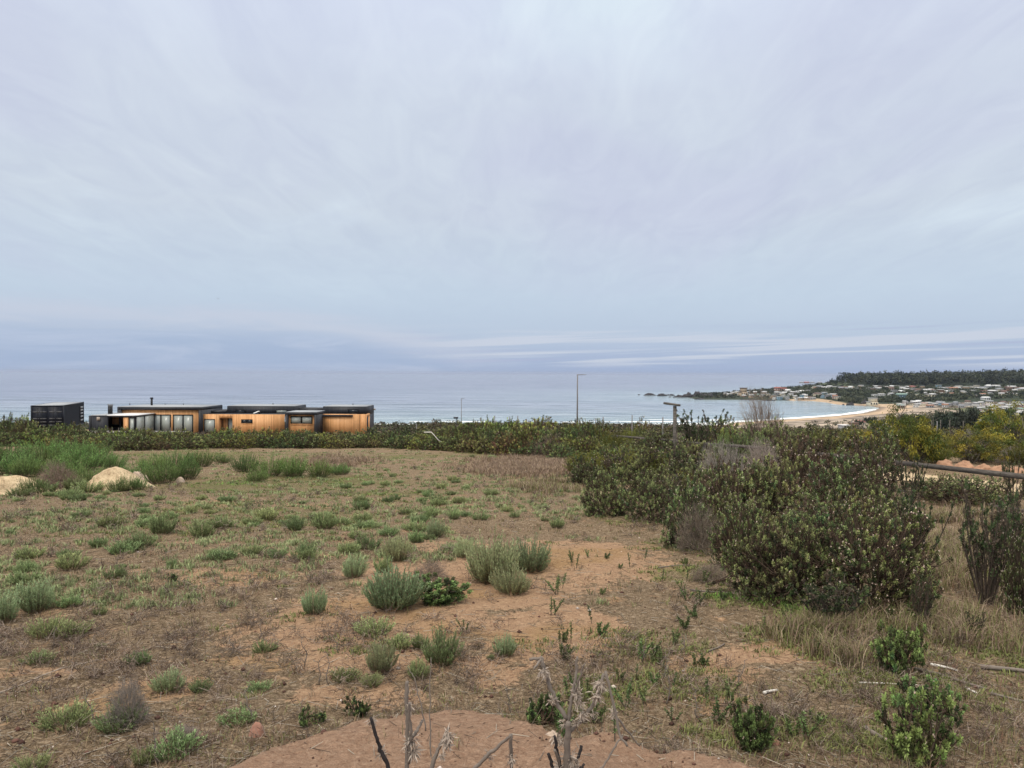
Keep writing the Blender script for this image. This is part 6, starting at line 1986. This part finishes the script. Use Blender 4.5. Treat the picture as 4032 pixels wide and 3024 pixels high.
    m = MB(); q = X(1390, 103) - O[0]; m.tube([(q, 103 - O[1], zt - HZ), (q, 103 - O[1], zt - HZ + .25)], .06, 8); m.build('vent', M['dark_metal'], o, True)
    part('wall_lamp', 'fibre', [(e1 + .003, e1 + .30, 103.4, 103.7, zt - .65, zt - .45)])


house()
# low concrete wall with thin stakes in front of the house
m = MB(); ww = MB()
xa, xb = (352 - CX) / FPX * 86, (735 - CX) / FPX * 86
zg = float(ground_z(xa, 86)) - .1
m.box(xa, xb, 86, 86.25, zg - .8, at_depth(500, 1697, 86)[2])
tag(m.build('garden_wall', M['concrete']), 'low pale concrete wall in front of the house terrace', 'wall')
for k in range(16):
    px = 372 + k * 23 + (k * 7 % 5); c = at_depth(px, 1684 - (k * 5 % 4), 85.5); mm = MB(); zg = float(ground_z(c[0], 85.5)); mm.beam((0, 0, -.2), (0, 0, c[2] - zg), .05, .05)
    o = mm.build('garden_stake', M['weathered']); o.location = (c[0], 85.5, zg); tag(o, (ORD[k] or 'first ') + 'thin stake from the left along the low concrete wall', 'stake', 'stakes along the concrete wall')
# ------------------------------------------------------------------ the village on the headland
wallc = {'white': (.60, .59, .56), 'cream': (.58, .52, .40), 'grey': (.34, .34, .34), 'brown': (.22, .15, .11), 'pink': (.52, .36, .32), 'blue': (.22, .33, .40), 'tan': (.44, .34, .24)}
roofc = {'pale': (.48, .48, .48), 'white': (.74, .74, .74), 'grey': (.30, .31, .33), 'red': (.33, .13, .11), 'brown': (.18, .12, .10), 'green': (.24, .34, .30), 'rust': (.36, .20, .14)}
for k, c in wallc.items():
    M['wall_' + k] = flat_mat(k + '_house_wall', c, .85, .6, .12)
for k, c in roofc.items():
    M['roof_' + k + 's'] = flat_mat(k + '_house_roof', c, .7, .4, .15)
M['far_window'] = flat_mat('far_window', (.04, .05, .06), .25)


def house_meshes(kind, wk, rk):
    W_, D_, H_ = 1.0, .75, .42
    wm = MB(); rm = MB()
    wm.box(-W_ / 2, W_ / 2, -D_ / 2, D_ / 2, -.25, H_)
    if kind == 'gable':
        V = [(-.56, -.43, H_ + .001), (.56, -.43, H_ + .001), (.56, .43, H_ + .001), (-.56, .43, H_ + .001), (-.56, 0, H_ + .26), (.56, 0, H_ + .26)]
        rm.add(V, [(0, 1, 5, 4), (2, 3, 4, 5), (3, 2, 1, 0)], [(0, 4, 3), (1, 2, 5)])
    elif kind == 'flat':
        rm.box(-.55, .55, -.42, .42, H_ + .001, H_ + .06)
    elif kind == 'two':
        wm.box(-.30, .45, -.30, .30, H_ + .001, H_ + .40); rm.box(-.36, .50, -.36, .36, H_ + .401, H_ + .46); rm.box(-.55, -.37, -.42, .42, H_ + .002, H_ + .05)
    else:
        V = [(-.56, -.43, H_ + .001), (.56, -.43, H_ + .001), (.56, .43, H_ + .001), (-.56, .43, H_ + .001), (-.56, -.43, H_ + .06), (.56, -.43, H_ + .06), (.56, .43, H_ + .20), (-.56, .43, H_ + .20)]
        rm.add(V, [(3, 2, 1, 0), (4, 5, 6, 7), (0, 1, 5, 4), (1, 2, 6, 5), (2, 3, 7, 6), (3, 0, 4, 7)])
    wmesh = wm.mesh('wall'); wmesh.materials.append(M['wall_' + wk])
    rmesh = rm.mesh('roof'); rmesh.materials.append(M['roof_' + rk + 's'])
    wins = []
    for x in (-.30, .02, .30):
        b = MB(); b.box(x - .08, x + .08, -D_ / 2 - .012, -D_ / 2 - .002, .14, .33); q = b.mesh('window'); q.materials.append(M['far_window']); wins.append(q)
    return wmesh, rmesh, wins


_HC = {}
HP = []
_hseen = {}


def town_house(px, py, wpx, hpx, kind, wk, rk, where, label=None, rot=None, nwin=3, zf=None):
    p = on_ground(px, py, far_z)
    HP.append(p)
    m = p[1] / FPX; Wm, Hm = wpx * m * 1.1, hpx * m * 1.35
    key = (kind, wk, rk)
    if key not in _HC:
        _HC[key] = house_meshes(*key)
    wmesh, rmesh, wins = _HC[key]
    o = empty('village_house', tuple(p), rng.uniform(-.5, .5) if rot is None else rot, (Wm, Wm, Hm / (.62 if kind != 'two' else .85)))
    kn = {'gable': 'gabled', 'flat': 'flat-roofed', 'two': 'two-storey', 'shed': 'lean-to'}[kind]
    if label is None:
        label = '%s %s house with %s roof %s' % (wk, kn, rk, where)
        c = _hseen.get(label, 0); _hseen[label] = c + 1
        if c:
            label = (ORD[c] if c < 12 else 'further ') + label
    tag(o, label, 'house', 'houses ' + where)
    link('wall', wmesh, None, o); link('roof', rmesh, None, o)
    if wpx > 9:
        for q in wins[:nwin]:
            link('window', q, None, o)
    return o


wk_ = list(wallc); rk_ = list(roofc)


def scatter_houses(n, fx, fy, w_rng, h_rng, where, wp, rp, kinds=('gable', 'flat', 'shed', 'two', 'shed')):
    for k in range(n):
        px, py = fx(k), fy(k)
        town_house(px, py, rng.uniform(*w_rng), rng.uniform(*h_rng), str(rng.choice(kinds)), str(rng.choice(wk_, p=wp)), str(rng.choice(rk_, p=rp)), where)


WP = [.26, .24, .20, .10, .05, .04, .11]; RP = [.38, .18, .22, .025, .10, .025, .07]
scatter_houses(62, lambda k: 3440 + (k * 9.9) + rng.uniform(-6, 6), lambda k: rng.uniform(1530, 1551), (15, 27), (8, 12), 'on the hillside right below the forest', WP, RP)
scatter_houses(18, lambda k: 3445 + k * 33 + rng.uniform(-8, 8), lambda k: rng.uniform(1553, 1563), (12, 20), (6, 9), 'among trees halfway up the slope', WP, RP)
scatter_houses(20, lambda k: 3205 + k * 11 + rng.uniform(-4, 4), lambda k: rng.uniform(1526, 1536), (12, 20), (6, 9), 'at the foot of the forest above the cove', WP, RP)
scatter_houses(24, lambda k: 2860 + k * 14 + rng.uniform(-5, 5), lambda k: rng.uniform(1546, 1570), (11, 20), (6, 11), 'on the low headland behind the rocks', WP, RP)
scatter_houses(26, lambda k: 3050 + k * 10 + rng.uniform(-4, 4), lambda k: rng.uniform(1552, 1575), (12, 22), (7, 11), 'above the small beach of the cove', [.22, .18, .18, .12, .08, .10, .12], RP)
scatter_houses(44, lambda k: 3545 + k * 11.2 + rng.uniform(-8, 8), lambda k: rng.uniform(1588, 1607), (14, 26), (7, 11), 'on the plain at the foot of the slope', WP, RP)
scatter_houses(27, lambda k: 3850 + (k % 9) * 22 + rng.uniform(-8, 8), lambda k: 1606 + (k // 9) * 12 + rng.uniform(-5, 5), (20, 32), (8, 12), 'behind the dark grove at the right edge', WP, RP)
scatter_houses(10, lambda k: 3395 + k * 30 + rng.uniform(-9, 9), lambda k: rng.uniform(1672, 1690), (24, 42), (12, 17), 'just below the scrub behind the dunes', [.2, .2, .2, .1, .05, .1, .15], [.30, .10, .30, .04, .10, .10, .06], ('shed', 'flat', 'gable'))
town_house(3665, 1564, 34, 12, 'flat', 'cream', 'pale', 'halfway up the slope', 'long cream building with a row of dark windows alone halfway up the slope', 0.0)
town_house(3434, 1597, 32, 22, 'two', 'cream', 'pale', 'on the beach', 'cream two-storey house with a turret at the end of the beach below the cliff', .1)
town_house(3330, 1690, 42, 17, 'flat', 'grey', 'white', 'below the scrub', 'grey shed with a bright white roof just below the scrub line', .15)
town_house(3362, 1690, 26, 26, 'flat', 'brown', 'brown', 'below the scrub', 'dark red-brown hut beside the white-roofed shed', .1)
town_house(3550, 1566, 34, 12, 'gable', 'blue', 'green', 'on the slope', 'blue house with a greenish roof on the slope above the beach', .1)
town_house(3573, 1594, 26, 9, 'flat', 'white', 'pale', 'at the slope foot', 'white house with open veranda at the foot of the slope', 0)
town_house(3621, 1598, 28, 9, 'flat', 'white', 'white', 'at the slope foot', 'bright white long low house next to the veranda house', 0)
town_house(3604, 1590, 24, 9, 'shed', 'grey', 'white', 'at the slope foot', 'grey house with a white sloping roof behind the bright white low one', 0)
town_house(3545, 1603, 22, 8, 'shed', 'cream', 'green', 'at the slope foot', 'cream hut with a mossy roof below the veranda house', 0)
town_house(3140, 1552, 22, 9, 'flat', 'white', 'white', 'above the cove', 'white block house with a bright roof above the cove', 0)
town_house(3062, 1537, 22, 9, 'gable', 'pink', 'red', 'on the headland', 'house with a pinkish red roof high on the headland, left of a pair', 0)
town_house(3086, 1538, 18, 8, 'gable', 'pink', 'red', 'on the headland', 'house with a pinkish red roof high on the headland, right of a pair', 0)
town_house(2925, 1560, 26, 24, 'two', 'tan', 'brown', 'on the headland', 'tall brown gabled house standing out on the low headland', .2)
town_house(3176, 1505, 16, 7, 'gable', 'white', 'red', 'on the green ridge', 'white house with a dark red roof on the green ridge', 0)
for q, lab in ((3155, 'small grey-roofed house left of the red-roofed one on the green ridge'), (3199, 'low grey-roofed house right of the red-roofed one on the green ridge'), (3228, 'rightmost small house on the green ridge beside the forest')):
    town_house(q, 1506, 13, 7, 'gable', 'white', 'grey', 'on the green ridge', lab, 0)
town_house(3905, 1610, 60, 10, 'flat', 'cream', 'pale', 'plain', 'very long cream flat-roofed building left above the dark grove', -.05)
town_house(3880, 1575, 26, 9, 'gable', 'white', 'white', 'plain', 'white-roofed house standing alone in the trees above the grove', .1)

# forest, slopes and single trees
g = rs(91)
FC = [(.044, .056, .040), (.060, .072, .044), (.036, .046, .038), (.075, .082, .050)]  # greens lightened so the colour carries part of the distance haze


def clear(X, Y, front=30, side=8):
    """False where a bush would stand in a house's yard"""
    ok = np.ones(len(X), bool)
    for p in HP:
        ok &= ~((np.abs(X - p[0] * Y / p[1]) < side) & (Y > p[1] - front) & (Y < p[1] + 10))
    return ok


def tops(X, Y):
    return far_z(X, Y)


n = 2600
U = g.uniform(.415, .80, n); Y = g.uniform(1690, 2200, n); X = U * Y
k = (Y > 1690 + 260 * (1 - ss(U, .415, .47)))
clump_mass('forest', X[k], Y[k], tops, g.uniform(6, 11, k.sum()), g.uniform(12, 25, k.sum()), 70, 3.4, FC, 92, 'dark pine and eucalyptus forest along the ridge of the headland', 5)
n = 6000
U = g.uniform(.36, .80, n); Y = g.uniform(1130, 1640, n); X = U * Y
sd = coast_sd(X, Y); dn = fbm(X / 50, Y / 50, 95)
k = (sd > 22) & (g.random(n) < np.clip((dn - .25) * 2.4, .15, 1)) & ~((Y < 1180) & (U > .47)) & clear(X, Y)
clump_mass('slope_woodland', X[k], Y[k], tops, g.uniform(3.5, 7.5, k.sum()), g.uniform(2.5, 6, k.sum()), 34, 2.6, [(.055, .070, .042), (.075, .088, .052), (.044, .056, .040), (.095, .100, .060)], 93, 'dark green scrub and trees on the slope between the houses', 5)  # slope greens also lightened to paint in some haze
n = 1600
U = g.uniform(.24, .45, n); Y = g.uniform(1380, 1900, n); X = U * Y
sd = coast_sd(X, Y); k = (sd > 10) & ((fbm(X / 35, Y / 35, 97) > .42) | (U < .29)) & clear(X, Y)
clump_mass('headland_scrub', X[k], Y[k], tops, g.uniform(3, 6, k.sum()), g.uniform(1.5, 5, k.sum()), 24, 2.2, [(.050, .060, .040), (.070, .075, .048), (.040, .048, .034)], 94, 'low wind-shaped scrub on the outer headland')
n = 1500
U = g.uniform(.38, .75, n); Y = g.uniform(560, 1110, n); X = U * Y
sd = coast_sd(X, Y); k = (sd > 70) & (g.random(n) < np.where(sd < 330, .8, .35)) & clear(X, Y)
clump_mass('dune_scrub', X[k], Y[k], tops, g.uniform(1.5, 4, k.sum()), g.uniform(.6, 1.6, k.sum()), 14, 1.4, [(.12, .12, .08), (.16, .14, .10), (.07, .08, .05)], 96, 'low scattered scrub on the dunes behind the beach')


def _unused():
    pass


def big_tree(px, py, wpx, hpx, label, group=None, base=None):
    p = on_ground(px, py, far_z) if base is None else base
    m = p[1] / FPX
    return plant(PR['fartree'][int(rng.integers(0, 4))], 'grove_tree', p, rng.uniform(0, 6), (wpx * m / 2.0, wpx * m / 2.0, hpx * m / 1.05), label, 'tree', group, 0)


# the dark grove on the right, 300 m off
GP = [(3560, 40), (3600, 44), (3640, 48), (3680, 56), (3715, 66), (3750, 74), (3780, 84), (3812, 88), (3842, 92), (3872, 90), (3900, 78), (3928, 84), (3955, 86), (3985, 78), (3700, 50), (3735, 56), (3770, 60), (3805, 62), (3840, 64), (3880, 60), (3920, 60), (3960, 56)]
for k, (px, hp) in enumerate(GP):
    Y = 330 + (k * 37 % 11) * 5 + (14 if k > 13 else 40)
    tp_ = 1655 - hp * .52
    X_ = (px - CX) / FPX * Y; zb = float(far_z(X_, Y)); zt = at_depth(px, tp_, Y)[2]
    Hm = max((zt - zb) / 1.2, 5.0); Wm = rng.uniform(80, 105) / FPX * Y
    plant(PR['fartree'][k % 4], 'grove_tree', (X_, Y, zb), rng.uniform(0, 6), (Wm / 2, Wm / 2, Hm), (ORD[k if k < 14 else k - 14] or 'first ') + ('back' if k < 14 else 'front') + '-row dark tree from the left in the grove before the village', 'tree', 'trees of the dark grove', 0)
for (px, top_, wpx, lab) in [(3430, 1645, 38, 'dark bushy tree between the shed roofs below the scrub'), (3511, 1644, 22, 'narrow dark tree right of the bushy one below the scrub'), (3470, 1655, 34, 'low dark tree between the bushy and the narrow one'),
                             (3383, 1656, 26, 'small dark tree beside the brown hut')]:
    Y = 560.0; X_ = (px - CX) / FPX * Y; zb = float(far_z(X_, Y)); zt = at_depth(px, top_, Y)[2]
    plant(PR['fartree'][1], 'dune_tree', (X_, Y, zb), rng.uniform(0, 6), (wpx / FPX * Y / 2, wpx / FPX * Y / 2, max(zt - zb, 3)), lab, 'tree', None, 0)
for (px, py, w_, h_, lab) in [(3482, 1548, 24, 26, 'dark rounded tree among the hillside houses'), (3628, 1560, 18, 26, 'tall dark tree left of the long cream building'), (3288, 1520, 26, 24, 'rounded tree at the left end of the forest'), (3918, 1500, 16, 26, 'tall thin tree rising above the forest skyline')]:
    big_tree(px, py, w_, h_, lab)


def rock(px, py, w_, h_, label, seed):
    d = ray(px, py); Y = -EYE / d[2]; m = Y / FPX; R = w_ * m / 2; H = h_ * m; res = 12
    th = np.linspace(0, 2 * math.pi, 24, endpoint=False); ph = np.linspace(0, math.pi / 2, res)
    T, Pp = np.meshgrid(th, ph); x = np.cos(T) * np.sin(Pp); y = np.sin(T) * np.sin(Pp); z = np.cos(Pp)
    f = 1 + 1.1 * (fbm(x * 2.3 + seed, y * 2.3 + z * 2, seed, 4) - .5)
    V = np.stack([x * R * f, y * R * .7 * f, z * H * f * (1.0 + .5 * (fbm(x * 5 + seed, y * 5, seed + 9, 3) - .5)) - .4], -1).reshape(-1, 3)
    Q = [(i * 24 + j, (i + 1) * 24 + j, (i + 1) * 24 + (j + 1) % 24, i * 24 + (j + 1) % 24) for i in range(res - 1) for j in range(24)]
    o = link('sea_rock', mesh('sea_rock', V, Q), M['sea_rock']); o.location = (d[0] * Y, Y, 0); tag(o, label, 'rock')


for k, (px, py, w_, h_, lab) in enumerate([(2516, 1555, 12, 3, 'flat outermost rock off the headland'), (2556, 1557, 52, 8, 'long dark rock near the tip of the headland'), (2606, 1559, 36, 9, 'dark rock right of the long one'), (2632, 1557, 20, 4, 'low rock between two larger sea rocks'),
                                           (2648, 1558, 22, 7, 'rounded rock in front of the rock mass'), (2637, 1564, 10, 4, 'tiny rock in the water before the headland'), (2675, 1565, 30, 10, 'craggy rock joined to the headland tip'), (2664, 1565, 24, 5, 'low rock at the left foot of the craggy one'),
                                           (2712, 1565, 46, 17, 'high dark rock mass at the tip of the headland'), (2750, 1564, 50, 20, 'rounded dark bluff behind the rock mass'), (2790, 1566, 44, 16, 'dark bluff where the houses begin'), (2758, 1573, 44, 6, 'flat rock shelf at the waterline'),
                                           (3202, 1578, 12, 5, 'small rock at the left end of the cove beach'), (3274, 1585, 20, 5, 'flat dark rock in the middle of the cove'), (3320, 1595, 12, 5, 'tiny pointed rock before the twin rocks'), (3335, 1596, 10, 8, 'left and narrower of the twin pointed rocks'),
                                           (3352, 1596, 24, 12, 'right and larger of the twin pointed rocks'), (3405, 1596, 34, 20, 'grey cliff foot beside the beach house'), (2950, 1575, 60, 4, 'long low rocks along the waterline of the headland'), (3020, 1577, 60, 4, 'long low rocks right below the headland houses')]):
    rock(px, py, w_, h_, lab, 40 + k)

for k, (px, top_, Y, lab) in enumerate([(3812, 1556, 1230, 'thin utility pole on the wooded slope, left of two'), (3957, 1560, 1230, 'thin utility pole on the wooded slope, right of two'), (3683, 1590, 1080, 'utility pole on the edge of the brown field'),
                                        (3400, 1640, 560, 'utility pole in front of the bushy tree below the scrub'), (3552, 1650, 540, 'utility pole among the shed roofs below the scrub'), (4010, 1585, 1000, 'utility pole among the houses at the right edge'),
                                        (3464, 1604, 1030, 'small figure-like post on the beach at the end of the surf')]):
    c = at_depth(px, top_, Y); zb = float(far_z(c[0], Y)); h = 2.2 if k == 6 else max(5.0, c[2] - zb)
    o = empty('utility_pole', (c[0], Y, zb)); tag(o, lab, 'pole')
    m = MB(); m.tube([(0, 0, -.3), (0, 0, h)], .16 if Y < 700 else .30, 6); m.build('post', M['weathered'], o)
    if k != 6:
        m = MB(); m.box(-.9, .9, -.1, .1, h - .9, h - .7); m.build('crossarm', M['weathered'], o)
# ------------------------------------------------------------------ the air over the bay
def haze():
    m = bpy.data.materials.new('haze_air'); m.use_nodes = True
    t = m.node_tree; t.nodes.clear()
    v = t.nodes.new('ShaderNodeVolumePrincipled'); o = t.nodes.new('ShaderNodeOutputMaterial')
    v.inputs['Color'].default_value = (.62, .70, .89, 1); v.inputs['Density'].default_value = .000030; v.inputs['Anisotropy'].default_value = 0.0
    t.links.new(v.outputs[0], o.inputs['Volume'])
    b = MB(); b.box(-61500, 61500, -400, 61500, -8, 90)
    tag(b.build('haze', m), 'thin sea haze over the bay and headland', None, None, 'stuff')


haze()
